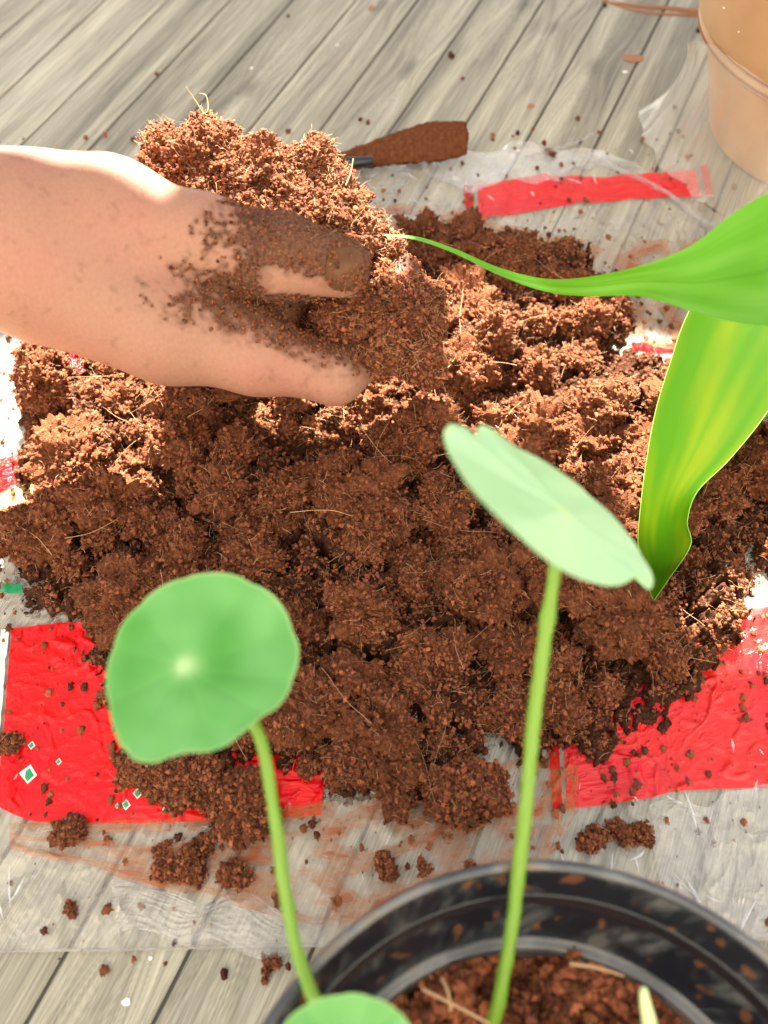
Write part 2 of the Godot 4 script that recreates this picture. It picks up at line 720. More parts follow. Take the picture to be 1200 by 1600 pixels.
	l2.albedo_texture = ImageTexture.create_from_image(leaf_image(Color(0.16, 0.30, 0.0), Color(0.36, 0.36, 0.0), Color(0.14, 0.33, 0.0), 23, 44))
	l2.backlight_enabled = true
	l2.backlight = lin(0.50, 0.60, 0.0)
	M.leaf_deep = l2
	M.leaf_edge = mat(Color(0.34, 0.50, 0.08), 0.6)
	var pw := mat(Color.WHITE, 0.4, 0.5)
	pw.vertex_color_use_as_albedo = true
	pw.backlight_enabled = true
	pw.backlight = lin(0.25, 0.4, 0.12)
	M.penny = pw
	var stem := mat(Color(0.45, 0.60, 0.20), 0.42)
	stem.backlight_enabled = true
	stem.backlight = lin(0.3, 0.42, 0.06)
	M.stem = stem
	M.sprout = mat(Color(0.80, 0.86, 0.62), 0.5)

	var clay := mat(Color.WHITE, 0.42, 0.5)
	clay.albedo_texture = noise_tex(0.006, FastNoiseLite.TYPE_SIMPLEX_SMOOTH, 5, 51, 512, ramp([[0.0, Color(0.70, 0.50, 0.30)], [0.5, Color(0.76, 0.58, 0.38)], [1.0, Color(0.82, 0.66, 0.46)]]))
	clay.uv1_triplanar = true
	clay.uv1_scale = Vector3.ONE * 6.0
	M.clay = clay
	var clay2: StandardMaterial3D = clay.duplicate()
	clay2.albedo_texture = noise_tex(0.006, FastNoiseLite.TYPE_SIMPLEX_SMOOTH, 5, 52, 512, ramp([[0.0, Color(0.66, 0.51, 0.36)], [1.0, Color(0.74, 0.60, 0.44)]]))
	M.clay_light = clay2
	M.clay_line = mat(Color(0.52, 0.33, 0.18), 0.6)
	var pot := mat(Color.WHITE, 0.35, 0.5)
	pot.albedo_texture = ImageTexture.create_from_image(mud_image())
	pot.uv1_scale = Vector3(2, 1, 1)
	M.pot = pot
	var rim := mat(Color.WHITE, 0.3, 0.6)
	rim.albedo_texture = noise_tex(0.006, FastNoiseLite.TYPE_SIMPLEX_SMOOTH, 5, 57, 512, ramp([[0.0, Color(0.10, 0.12, 0.14)], [0.5, Color(0.24, 0.25, 0.27)], [0.68, Color(0.42, 0.42, 0.41)], [0.84, Color(0.50, 0.38, 0.28)], [1.0, Color(0.55, 0.40, 0.28)]]))
	rim.uv1_triplanar = true
	rim.uv1_scale = Vector3.ONE * 9.0
	M.pot_rim = rim
	M.black = mat(Color(0.10, 0.10, 0.12), 0.3)
	var caked := mat(Color.WHITE, 0.9, 0.2)
	caked.albedo_texture = noise_tex(0.03, FastNoiseLite.TYPE_SIMPLEX_SMOOTH, 4, 61, 512, ramp([[0.0, lin(0.07, 0.022, 0.009)], [0.6, lin(0.14, 0.046, 0.018)], [1.0, lin(0.19, 0.07, 0.03)]]))
	caked.uv1_triplanar = true
	caked.uv1_scale = Vector3.ONE * 22.0
	caked.heightmap_enabled = true
	caked.heightmap_texture = soil.heightmap_texture
	caked.heightmap_scale = 0.04
	M.caked = caked
	M.spot_brown = mat(Color(0.60, 0.40, 0.26), 0.6)
	M.spot_white = mat(Color(0.93, 0.92, 0.88), 0.5)
	M.blocker_grey = mat(lin(0.29, 0.28, 0.26), 0.9)
	M.blocker_wood = mat(lin(0.30, 0.24, 0.18), 0.7)

# ---------------------------------------------------------------- the scene

func _ready() -> void:
	rng.seed = 12
	var cam := Camera3D.new()
	cam.name = "camera"
	cam.position = Vector3(0, 0.34, 0)
	cam.rotation_degrees = Vector3(-59.47, 0, 0)
	var at := CameraAttributesPhysical.new()
	at.frustum_focal_length = 20.785
	at.frustum_focus_distance = 0.36
	at.frustum_near = 0.01
	at.frustum_far = 50.0
	at.exposure_aperture = 5.5
	cam.attributes = at
	cam.fov = 60.0
	cam.near = 0.01
	cam.far = 50.0
	add_child(cam)
	cam.current = true

	var env := Environment.new()
	env.background_mode = Environment.BG_SKY
	var sky := Sky.new()
	var sm := ProceduralSkyMaterial.new()
	sm.sky_top_color = Color(0.83, 0.86, 0.90)
	sm.sky_horizon_color = Color(0.91, 0.91, 0.91)
	sm.sky_curve = 0.2
	var clouds := noise_tex(0.012, FastNoiseLite.TYPE_SIMPLEX_SMOOTH, 4, 91, 512, ramp([[0.0, Color(0, 0, 0, 0)], [0.56, Color(0, 0, 0, 0)], [0.72, Color(1, 0.98, 0.95, 0.8)], [1.0, Color(1, 1, 1, 1)]]))
	sm.sky_cover = clouds
	sm.sky_cover_modulate = Color(1.5, 1.5, 1.5, 1.0)
	sm.sun_angle_max = 24.0
	sm.sun_curve = 0.12
	sm.ground_bottom_color = Color(0.45, 0.42, 0.38)
	sm.ground_horizon_color = Color(0.7, 0.68, 0.64)
	sky.sky_material = sm
	env.sky = sky
	env.background_energy_multiplier = 0.155
	env.tonemap_mode = Environment.TONE_MAPPER_LINEAR
	env.tonemap_exposure = 9.4
	env.sdfgi_enabled = true
	env.ssao_enabled = true
	env.ssil_enabled = true
	var we := WorldEnvironment.new()
	we.name = "daylight"
	we.environment = env
	add_child(we)

	var sun := DirectionalLight3D.new()
	sun.name = "sun"
	sun.light_energy = 1.6
	sun.light_color = Color(1.0, 0.96, 0.89)
	sun.light_angular_distance = 0.4
	sun.shadow_enabled = true
	sun.rotation_degrees = Vector3(-48, 180, 0)
	add_child(sun)

	n_unit = noise(0.1, FastNoiseLite.TYPE_SIMPLEX_SMOOTH, 2, 71)
	n_big = noise(28.0, FastNoiseLite.TYPE_SIMPLEX_SMOOTH, 2, 72)
	n_mid = noise(110.0, FastNoiseLite.TYPE_SIMPLEX_SMOOTH, 2, 73)
	n_fine = noise(420.0, FastNoiseLite.TYPE_SIMPLEX, 2, 74)
	n_cell = noise(240.0, FastNoiseLite.TYPE_CELLULAR, 1, 75)
	n_wrinkle = noise(55.0, FastNoiseLite.TYPE_SIMPLEX_SMOOTH, 2, 76)
	materials()
	for k in 3:
		crumbs.append(crumb_mesh(k + 1, 3, 1.5))
		fibres.append(fibre_mesh(k + 5))

	build_floor()
	build_shade()
	build_sky_blocker()
	build_film()
	build_pile()
	build_clods()
	build_hand()
	build_handful()
	build_trowel()
	build_tan_pot()
	build_black_pot()
	build_pennywort()
	build_broad_leaves()


func build_floor() -> void:
	var g := Node3D.new()
	g.name = "floor"
	g.set_meta("kind", "structure")
	g.set_meta("label", "weathered grey wooden plank floor running diagonally")
	add_child(g)
	var pm := PlaneMesh.new()
	pm.size = Vector2(6, 6)
	var under := obj("gap_base", pm, M.groove, g, true)
	under.position.y = -0.0012
	var th := deg_to_rad(24.2)
	var n := Vector3(cos(th), 0, sin(th))
	var d := Vector3(sin(th), 0, -cos(th))
	var w := 0.0386
	for k in range(-16, 22):
		var c0 := -0.110 - k * w + 0.0007
		var c1 := c0 + w - 0.0014
		var b := 0.0006
		var xs := [c0, c0, c0 + b, c1 - b, c1, c1]
		var ys := [-0.004, -b, 0.0, 0.0, -b, -0.004]
		var v := PackedVector3Array()
		var uv := PackedVector2Array()
		var idx := PackedInt32Array()
		var shift := 0.14 + rng.randf() * 0.1
		var row := (k * 3 + 64) % 8
		for s in [-0.5, 1.1]:
			for i in 6:
				v.append(n * xs[i] + d * s + Vector3(0, ys[i], 0))
				uv.append(Vector2((s + shift) / 0.9, (row + 0.03 + 0.94 * clampf((xs[i] - c0) / (c1 - c0), 0.0, 1.0)) / 8.0))
		for i in 5:
			idx.append_array([i, i + 6, i + 1, i + 1, i + 6, i + 7])
		var m := ArrayMesh.new()
		var st := SurfaceTool.new()
		st.begin(Mesh.PRIMITIVE_TRIANGLES)
		st.set_smooth_group(-1)
		for i in idx:
			st.set_uv(uv[i])
			st.add_vertex(v[i])
		st.generate_normals()
		st.commit(m)
		obj("plank", m, M.wood, g, true)


func build_shade() -> void:
	# added unseen boards, cut so the sun falls as a band through their gap
	var z := -1.15
	var t := thing("sun_blocker", "added boards past the top of the picture, cut to shape the band of sun", "light_blocker", Vector3(0, 0, z))
	for q in [[-0.38, 0.42, 0.60, 0.78, -0.02], [-0.38, 0.42, 0.77, 0.937, 0.0], [-0.38, -0.070, 1.172, 1.215, 0.0], [-0.074, 0.010, 1.136, 1.20, -0.02], [0.008, 0.098, 1.097, 1.20, -0.03], [0.094, 0.42, 1.180, 1.22, 0.0], [0.163, 0.42, 0.94, 1.21, -0.02], [-0.38, 0.42, 1.19, 1.36, -0.04], [-0.38, 0.42, 1.34, 1.54, -0.02]]:
		board(t, q[0], q[1], q[2], q[3], z + q[4])
	for x in [-0.36, 0.40]:
		var b := BoxMesh.new()
		b.size = Vector3(0.04, 1.56, 0.04)
		obj("blocker_post", b, M.blocker_wood, t, true).position = Vector3(x, 0.78, -0.075)


func build_sky_blocker() -> void:
	# added unseen slab behind the camera, keeps the light of that half of the sky away
	var w := CSGBox3D.new()
	w.name = "sky_blocker"
	w.size = Vector3(3.4, 2.4, 0.16)
	w.position = Vector3(0, 1.2, 0.62)
	w.material = M.blocker_grey
	add_child(w)
	tag(w, "added plain slab behind the photographer, out of the picture, blocking sky light", "wall")


func board(t: Node, x0: float, x1: float, y0: float, y1: float, z: float) -> void:
	var v := PackedVector3Array()
	var idx := PackedInt32Array()
	var n := 120
	for i in n + 1:
		var x := lerpf(x0, x1, float(i) / n)
		var w := 0.004 * n_big.get_noise_2d(x * 0.8, y0 * 3.0) + 0.002 * n_mid.get_noise_2d(x, y0)
		var w1 := 0.004 * n_big.get_noise_2d(x * 0.8, y1 * 3.0) + 0.002 * n_mid.get_noise_2d(x, y1)
		for q in [Vector2(y0 + w, 0.009), Vector2(y1 + w1, 0.009), Vector2(y1 + w1, -0.009), Vector2(y0 + w, -0.009)]:
			v.append(Vector3(x, q.x, z + q.y))
	for i in n:
		for k in 4:
			var a := i * 4 + k
			var b := i * 4 + (k + 1) % 4
			idx.append_array([a, a + 4, b, b, a + 4, b + 4])
	idx.append_array([0, 1, 2, 0, 2, 3])
	var e := n * 4
	idx.append_array([e, e + 2, e + 1, e, e + 3, e + 2])
	obj("blocker_board", array_mesh(v, idx), M.blocker_wood, t)


func build_film() -> void:
	var t := thing("plastic_bag", "cut-open clear plastic bag with red printed bands spread under the soil", "plastic bag", Vector3(0.0000, 0.0000, -0.2005))
	var top := [Vector3(-0.2351, 0.0000, -0.3142), Vector3(-0.1631, 0.0000, -0.3504), Vector3(-0.0961, 0.0000, -0.3948), Vector3(-0.0204, 0.0000, -0.4334), Vector3(0.0298, 0.0000, -0.4391), Vector3(0.0749, 0.0000, -0.4447), Vector3(0.1306, 0.0000, -0.4419), Vector3(0.1664, 0.0000, -0.4105), Vector3(0.1907, 0.0000, -0.3871), Vector3(0.2480, 0.0000, -0.3504)]
	var bottom := [Vector3(-0.1646, 0.0000, -0.0222), Vector3(-0.1321, 0.0000, -0.0242), Vector3(-0.0926, 0.0000, -0.0248), Vector3(-0.0596, 0.0000, -0.0255), Vector3(-0.0188, 0.0000, -0.0257), Vector3(0.0218, 0.0000, -0.0183), Vector3(0.0545, 0.0000, -0.0183), Vector3(0.0878, 0.0000, -0.0222), Vector3(0.1219, 0.0000, -0.0281), Vector3(0.1634, 0.0000, -0.0342)]
	obj("clear_film", sheet(top, bottom, 320, 320, 0.0), M.film, t)
	# the red printed bands
	obj("red_band", sheet([Vector3(0.0450, 0.0000, -0.4126), Vector3(0.0475, 0.0000, -0.4132), Vector3(0.0501, 0.0000, -0.4137)], [Vector3(0.0452, 0.0000, -0.3871), Vector3(0.0477, 0.0000, -0.3871), Vector3(0.0498, 0.0000, -0.3876)], 6, 30, 0.0006), M.pale_red, t)
	obj("red_band", sheet([Vector3(0.0527, 0.0000, -0.4143), Vector3(0.0915, 0.0000, -0.4224), Vector3(0.1317, 0.0000, -0.4213), Vector3(0.1782, 0.0000, -0.4279)], [Vector3(0.0521, 0.0000, -0.3845), Vector3(0.0890, 0.0000, -0.3948), Vector3(0.1290, 0.0000, -0.4010), Vector3(0.1776, 0.0000, -0.4041)], 120, 24, 0.0006), M.pale_red, t)
	obj("red_band", sheet([Vector3(0.1814, -0.0000, -0.4295), Vector3(0.1839, 0.0000, -0.4312), Vector3(0.1865, -0.0000, -0.4329)], [Vector3(0.1801, 0.0000, -0.4041), Vector3(0.1823, 0.0000, -0.4047), Vector3(0.1849, 0.0000, -0.4052)], 8, 24, 0.0006), M.pale_red, t)
	obj("red_band", sheet([Vector3(-0.1526, 0.0000, -0.1438), Vector3(-0.1298, 0.0000, -0.1464), Vector3(-0.1054, 0.0000, -0.1424), Vector3(-0.0646, 0.0000, -0.1285), Vector3(-0.0203, 0.0000, -0.1152)], [Vector3(-0.1433, 0.0000, -0.0729), Vector3(-0.1275, 0.0000, -0.0676), Vector3(-0.0990, 0.0000, -0.0669), Vector3(-0.0637, 0.0000, -0.0674), Vector3(-0.0232, 0.0000, -0.0696)], 150, 90, 0.0006), M.red, t)
	obj("red_band", sheet([Vector3(-0.1795, 0.0000, -0.1438), Vector3(-0.1636, 0.0000, -0.1432), Vector3(-0.1577, 0.0000, -0.1430)], [Vector3(-0.1721, 0.0000, -0.0756), Vector3(-0.1573, 0.0000, -0.0738), Vector3(-0.1485, 0.0000, -0.0729)], 30, 70, 0.0006), M.red, t)
	obj("white_seam", sheet([Vector3(-0.1569, 0.0000, -0.1430), Vector3(-0.1549, 0.0000, -0.1432), Vector3(-0.1536, 0.0000, -0.1435)], [Vector3(-0.1476, 0.0000, -0.0729), Vector3(-0.1457, 0.0000, -0.0729), Vector3(-0.1445, 0.0000, -0.0729)], 4, 60, 0.0008), M.print_white, t)
	obj("red_band", sheet([Vector3(0.0632, 0.0000, -0.1074), Vector3(0.0652, 0.0000, -0.1074), Vector3(0.0672, 0.0000, -0.1074)], [Vector3(0.0622, 0.0000, -0.0715), Vector3(0.0641, 0.0000, -0.0715), Vector3(0.0660, 0.0000, -0.0717)], 6, 40, 0.0006), M.red, t)
	obj("red_band", sheet([Vector3(0.0692, 0.0000, -0.1074), Vector3(0.0891, 0.0000, -0.1178), Vector3(0.1207, 0.0000, -0.1396), Vector3(0.1467, 0.0000, -0.1510), Vector3(0.1970, 0.0000, -0.1598)], [Vector3(0.0675, 0.0000, -0.0719), Vector3(0.0955, 0.0000, -0.0752), Vector3(0.1104, 0.0000, -0.0784), Vector3(0.1443, 0.0000, -0.0799), Vector3(0.1759, 0.0000, -0.0808)], 140, 90, 0.0006), M.pale_red, t)
	obj("red_band", sheet([Vector3(-0.1733, 0.0000, -0.3022), Vector3(-0.1605, 0.0000, -0.2993), Vector3(-0.1406, 0.0000, -0.2951)], [Vector3(-0.1716, 0.0000, -0.2828), Vector3(-0.1603, 0.0000, -0.2728), Vector3(-0.1501, 0.0000, -0.2768)], 30, 20, 0.0006), M.red, t)
	obj("red_band", sheet([Vector3(0.1232, 0.0000, -0.2963), Vector3(0.1344, 0.0000, -0.2963), Vector3(0.1472, 0.0000, -0.2963)], [Vector3(0.1223, 0.0000, -0.2905), Vector3(0.1333, 0.0000, -0.2897), Vector3(0.1462, 0.0000, -0.2905)], 20, 8, 0.0006), M.red, t)
	obj("red_band", sheet([Vector3(0.1622, 0.0000, -0.2140), Vector3(0.1744, 0.0000, -0.2167), Vector3(0.2041, 0.0000, -0.2191)], [Vector3(0.1623, 0.0000, -0.2072), Vector3(0.1727, 0.0000, -0.2089), Vector3(0.2019, 0.0000, -0.2106)], 30, 10, 0.0006), M.red, t)
	obj("red_band", sheet([Vector3(-0.2086, 0.0000, -0.2140), Vector3(-0.1849, 0.0000, -0.2244), Vector3(-0.1657, 0.0000, -0.2307)], [Vector3(-0.2051, 0.0000, -0.2005), Vector3(-0.1802, 0.0000, -0.2038), Vector3(-0.1604, 0.0000, -0.2191)], 40, 12, 0.0006), M.red, t)
	obj("yellow_band", sheet([Vector3(-0.2051, 0.0000, -0.2005), Vector3(-0.1802, 0.0000, -0.2038), Vector3(-0.1571, 0.0000, -0.2174)], [Vector3(-0.1999, 0.0000, -0.1812), Vector3(-0.1757, 0.0000, -0.1843), Vector3(-0.1509, 0.0000, -0.1859)], 40, 20, 0.0005), M.print_yellow, t)
	obj("green_print", sheet([Vector3(-0.1605, 0.0000, -0.1634), Vector3(-0.1568, 0.0000, -0.1637), Vector3(-0.1524, 0.0000, -0.1634)], [Vector3(-0.1602, 0.0000, -0.1595), Vector3(-0.1559, 0.0000, -0.1592), Vector3(-0.1516, 0.0000, -0.1595)], 8, 4, 0.0008), M.print_green, t)
	# the small printed diamonds
	for q in [[Vector3(-0.0915, 0.0000, -0.0773), 0.00187], [Vector3(-0.0953, 0.0000, -0.0733), 0.00187], [Vector3(-0.1350, 0.0000, -0.0956), 0.00156], [Vector3(-0.1338, 0.0000, -0.0846), 0.00328], [Vector3(-0.1235, 0.0000, -0.0894), 0.00125], [Vector3(-0.0803, 0.0000, -0.0715), 0.00148], [Vector3(-0.0985, 0.0000, -0.0729), 0.00094]]:
		var c: Vector3 = q[0]
		var r: float = q[1]
		var dw := obj("diamond_print", diamond(c, r, 0.0009), M.print_white, t)
		obj("diamond_centre", diamond(c + Vector3(0, 0, r * 0.08), r * 0.68, 0.0012), M.print_green, dw).position = Vector3.ZERO
	# doubled, whiter film: the hem along the near edge and loose flaps
	obj("film_hem", sheet([Vector3(-0.0937, 0.0000, -0.0394), Vector3(-0.0679, 0.0000, -0.0414), Vector3(-0.0406, 0.0000, -0.0383), Vector3(-0.0179, 0.0000, -0.0342)], [Vector3(-0.0898, 0.0000, -0.0242), Vector3(-0.0661, 0.0000, -0.0246), Vector3(-0.0397, 0.0000, -0.0248), Vector3(-0.0194, 0.0000, -0.0249)], 90, 24, 0.0012, 1.0, 0.008), M.fold, t)
	obj("film_flap", sheet([Vector3(0.0149, 0.0000, -0.4379), Vector3(0.0749, 0.0000, -0.4447), Vector3(0.1122, 0.0000, -0.4436), Vector3(0.1477, 0.0000, -0.4312)], [Vector3(0.0362, 0.0000, -0.4105), Vector3(0.0727, 0.0000, -0.4159), Vector3(0.1097, 0.0000, -0.4213), Vector3(0.1467, 0.0000, -0.4240)], 90, 20, 0.0012, 1.0, 0.008), M.fold, t)
	obj("film_flap", sheet([Vector3(0.0977, 0.0000, -0.0733), Vector3(0.1171, 0.0000, -0.0756), Vector3(0.1389, 0.0000, -0.0768), Vector3(0.1679, 0.0000, -0.0780)], [Vector3(0.0969, 0.0000, -0.0383), Vector3(0.1108, 0.0000, -0.0281), Vector3(0.1294, 0.0000, -0.0322), Vector3(0.1588, 0.0000, -0.0425)], 90, 60, 0.0012, 1.0, 0.008), M.fold, t)
	obj("film_edge", tube([Vector3(0.0813, 0.0030, -0.4363), Vector3(0.1002, 0.0040, -0.4429), Vector3(0.1136, 0.0050, -0.4484), Vector3(0.1227, 0.0060, -0.4540)], 0.0012, 0.0008, 20, 5), M.fold, t)
	obj("film_edge", tube([Vector3(0.1112, 0.0030, -0.4397), Vector3(0.1314, 0.0040, -0.4261), Vector3(0.1573, 0.0040, -0.4057), Vector3(0.1720, 0.0030, -0.3862), Vector3(0.1871, 0.0030, -0.3737)], 0.0016, 0.0016, 20, 5), M.fold, t)
	var cvv := PackedVector3Array()
	var cii := PackedInt32Array()
	for k in 70:
		var px := Vector2(rng.randf_range(-0.19, 0.19), rng.randf_range(-0.10, -0.035))
		if k % 4 == 0:
			px = Vector2(rng.randf_range(0.06, 0.19), rng.randf_range(-0.10, -0.03))
		if k % 4 == 1:
			px = Vector2(rng.randf_range(-0.03, 0.15), rng.randf_range(-0.45, -0.40))
		var an := rng.randfn() * 0.6 + 1.3
		var ln := 0.003 + 0.013 * pow(rng.randf(), 2.0)
		var wd := rng.randf_range(0.0002, 0.0008)
		var turn := rng.randfn() * 0.16
		var first := cvv.size()
		for q in 13:
			var t2 := q / 12.0
			var aa := an + turn * (t2 - 0.5)
			var mid := px + Vector2(cos(aa), sin(aa)) * ln * (t2 - 0.5)
			var w2 := wd * sin(PI * t2) * (0.6 + 0.6 * absf(n_fine.get_noise_2d(mid.x, mid.y)))
			for s2 in [-1.0, 0.0, 1.0]:
				var e: Vector2 = mid + Vector2(-sin(aa), cos(aa)) * w2 * s2
				cvv.append(Vector3(e.x, film_y(mid.x, mid.y) + 0.0005 + (0.0006 if s2 == 0.0 else 0.0) * sin(PI * t2), e.y))
		for q in 12:
			for s2 in 2:
				var a := first + q * 3 + s2
				cii.append_array([a, a + 1, a + 3, a + 1, a + 4, a + 3])
	obj("film_glints", array_mesh(cvv, cii), M.crease, t).set_meta("kind", "stuff")  # white ribbons along small ridges, standing in for glints
	var hem := []
	for q in bottom:
		hem.append(q + Vector3(0, film_y(q.x, q.z) + 0.0003, -0.0004))
	obj("film_edge", tube(hem, 0.0006, 0.0006, 200, 4, 0.6), M.fold, t)
	# wet brown smears on the film
	obj("soil_stain", sheet([Vector3(-0.1369, 0.0000, -0.0676), Vector3(-0.0709, 0.0000, -0.0687), Vector3(0.0000, 0.0000, -0.0780), Vector3(0.0662, 0.0000, -0.0924), Vector3(0.0712, 0.0000, -0.0710)], [Vector3(-0.1348, 0.0000, -0.0575), Vector3(-0.0681, 0.0000, -0.0425), Vector3(-0.0089, 0.0000, -0.0322), Vector3(0.0367, 0.0000, -0.0488), Vector3(0.0602, 0.0000, -0.0553)], 120, 40, 0.0014), M.stain, t)
	obj("soil_stain", sheet([Vector3(-0.0142, 0.0000, -0.3948), Vector3(0.0356, 0.0000, -0.3948), Vector3(0.1040, 0.0000, -0.3696), Vector3(0.1699, 0.0000, -0.3696)], [Vector3(-0.0137, 0.0000, -0.3599), Vector3(0.0340, 0.0000, -0.3504), Vector3(0.0970, 0.0000, -0.3056), Vector3(0.1554, 0.0000, -0.2889)], 60, 30, 0.0014), M.stain, t)


func diamond(c: Vector3, r: float, lift: float) -> ArrayMesh:
	var v := PackedVector3Array()
	for q in [Vector3(0, 0, -1.1), Vector3(0.95, 0, 0.1), Vector3(0.1, 0, 1.1), Vector3(-0.95, 0, 0), Vector3.ZERO]:
		var p: Vector3 = c + q * r
		p.y = film_y(p.x, p.z) + lift
		v.append(p)
	return array_mesh(v, PackedInt32Array([4, 0, 1, 4, 1, 2, 4, 2, 3, 4, 3, 0]))


# ---------------------------------------------------------------- the heap

var heap_lo := Vector2(-0.20, -0.43)
var heap_cell := 0.00062
var heap_n := Vector2i(640, 600)
var heap_h := PackedFloat32Array()


func heap_at(x: float, z: float) -> float:
	var i := clampi(int((x - heap_lo.x) / heap_cell), 0, heap_n.x - 1)
	var j := clampi(int((z - heap_lo.y) / heap_cell), 0, heap_n.y - 1)
	return heap_h[j * heap_n.x + i]


func build_pile() -> void:
	var edge := PackedVector2Array([Vector2(-0.1762, -0.2735), Vector2(-0.1693, -0.2855), Vector2(-0.1411, -0.2855), Vector2(-0.0968, -0.3105), Vector2(-0.0499, -0.3371), Vector2(-0.0136, -0.3604), Vector2(0.0138, -0.3768), Vector2(0.0343, -0.3757), Vector2(0.0546, -0.3722), Vector2(0.0820, -0.3722), Vector2(0.0985, -0.3633), Vector2(0.1138, -0.3465), Vector2(0.1228, -0.3236), Vector2(0.1269, -0.2957), Vector2(0.1442, -0.2855), Vector2(0.1570, -0.2543), Vector2(0.1780, -0.2395), Vector2(0.2028, -0.2323), Vector2(0.1905, -0.1729), Vector2(0.1626, -0.1698), Vector2(0.1486, -0.1478), Vector2(0.1370, -0.1421), Vector2(0.1366, -0.1270), Vector2(0.1144, -0.1087), Vector2(0.1090, -0.0986), Vector2(0.0848, -0.0913), Vector2(0.0609, -0.0949), Vector2(0.0415, -0.0962), Vector2(0.0289, -0.0865), Vector2(0.0235, -0.0702), Vector2(0.0000, -0.0771), Vector2(-0.0164, -0.0713), Vector2(-0.0381, -0.0794), Vector2(-0.0622, -0.0829), Vector2(-0.0763, -0.0806), Vector2(-0.0964, -0.0877), Vector2(-0.1023, -0.1112), Vector2(-0.1196, -0.1243), Vector2(-0.1242, -0.1435), Vector2(-0.1492, -0.1506), Vector2(-0.1598, -0.1668), Vector2(-0.1629, -0.1837), Vector2(-0.1562, -0.1982), Vector2(-0.1646, -0.2252), Vector2(-0.1653, -0.2505)])
	# signed distance to the outline on a coarse grid
	var cn := Vector2i(heap_n.x / 8 + 2, heap_n.y / 8 + 2)
	var dist := PackedFloat32Array()
	dist.resize(cn.x * cn.y)
	for j in cn.y:
		for i in cn.x:
			var p := heap_lo + Vector2(i, j) * heap_cell * 8.0
			var best := 1.0
			for k in edge.size():
				var q := Geometry2D.get_closest_point_to_segment(p, edge[k], edge[(k + 1) % edge.size()])
				best = minf(best, p.distance_squared_to(q))
			best = sqrt(best)
			dist[j * cn.x + i] = best if Geometry2D.is_point_in_polygon(p, edge) else -best
	heap_h.resize(heap_n.x * heap_n.y)
	var dd := PackedFloat32Array()
	dd.resize(heap_h.size())
	for j in heap_n.y:
		var fj := j / 8.0
		var j0 := int(fj)
		for i in heap_n.x:
			var fi := i / 8.0
			var i0 := int(fi)
			var a := lerpf(dist[j0 * cn.x + i0], dist[j0 * cn.x + i0 + 1], fi - i0)
			var b := lerpf(dist[(j0 + 1) * cn.x + i0], dist[(j0 + 1) * cn.x + i0 + 1], fi - i0)
			var x := heap_lo.x + i * heap_cell
			var z := heap_lo.y + j * heap_cell
			var d := lerpf(a, b, fj - j0) + 0.006 * n_mid.get_noise_2d(x * 0.7, z * 0.7)
			dd[j * heap_n.x + i] = d
			var core := smoothstep(0.0, 0.075, d)
			heap_h[j * heap_n.x + i] = (-0.006 if d < 0.0 else 0.004 * smoothstep(0.0, 0.01, d) + 0.006 * core + 0.005 * core * n_big.get_noise_2d(x, z)) if d > -0.02 else -0.02
	var floor_h := heap_h.duplicate()
	# clods: overlapping rough domes pressed into the heap
	for pass_ in 3:
		var count: int = [150, 320, 1000][pass_]
		for q in count:
			var ci := rng.randi() % heap_n.x
			var cj := rng.randi() % heap_n.y
			var d0 := dd[cj * heap_n.x + ci]
			var rmin: float = [0.010, 0.0055, 0.0026][pass_]
			var rmax: float = [0.019, 0.011, 0.006][pass_]
			var r := lerpf(rmin, rmax, rng.randf())
			if d0 < r * 0.35:
				continue
			var h0 := lerpf(floor_h[cj * heap_n.x + ci], heap_h[cj * heap_n.x + ci], 0.12 if pass_ == 0 else 0.85) + r * (rng.randf_range(-0.4, 0.4) if pass_ == 0 else rng.randf_range(-0.7, 0.1))
			var sq := rng.randf_range(0.7, 1.35)
			var ang := rng.randf() * PI
			var ca := cos(ang)
			var sa := sin(ang)
			var off := rng.randf() * 5.0
			var m := int(r * 1.6 / heap_cell)
			for dj in range(-m, m + 1):
				var jj := cj + dj
				if jj < 0 or jj >= heap_n.y:
					continue
				for di in range(-m, m + 1):
					var ii := ci + di
					if ii < 0 or ii >= heap_n.x:
						continue
					var ex := (di * ca + dj * sa) * heap_cell * sq
					var ez := (-di * sa + dj * ca) * heap_cell / sq
					var e2 := (ex * ex + ez * ez) / (r * r)
					if e2 > 1.7:
						continue
					var nz := n_mid.get_noise_2d((ci + di) * heap_cell * 1.3 + off, (cj + dj) * heap_cell * 1.3)
					e2 *= 1.0 + 0.9 * nz
					if e2 >= 1.0:
						continue
					var y := h0 + r * (0.72 if pass_ == 0 else 0.9) * (sqrt(1.0 - e2) - 0.15)
					var o := jj * heap_n.x + ii
					if y > heap_h[o] and dd[o] > -0.012:
						heap_h[o] = y
	# crumbs and grain
	var v := PackedVector3Array()
	v.resize(heap_h.size())
	for j in heap_n.y:
		for i in heap_n.x:
			var o := j * heap_n.x + i
			var x := heap_lo.x + i * heap_cell
			var z := heap_lo.y + j * heap_cell
			if heap_h[o] > 0.0:
				var c := n_cell.get_noise_2d(x, z)
				heap_h[o] += -0.0013 * c + 0.0010 * n_fine.get_noise_2d(x, z) - 0.0012
				var pit := n_mid.get_noise_2d(x * 0.9 + 4.0, z * 0.9)
				if pit < -0.28:
					heap_h[o] += (pit + 0.28) * 0.045
			v[o] = Vector3(x + 0.0005 * n_fine.get_noise_2d(z + 2.0, x), heap_h[o], z + 0.0005 * n_fine.get_noise_2d(z + 9.0, x))
	var idx := PackedInt32Array()
	for j in heap_n.y - 1:
		for i in heap_n.x - 1:
			var a := j * heap_n.x + i
			var b := a + heap_n.x
			if heap_h[a] < 0.0 and heap_h[a + 1] < 0.0 and heap_h[b] < 0.0 and heap_h[b + 1] < 0.0:
				continue
			idx.append_array([a, a + 1, b, a + 1, b + 1, b])
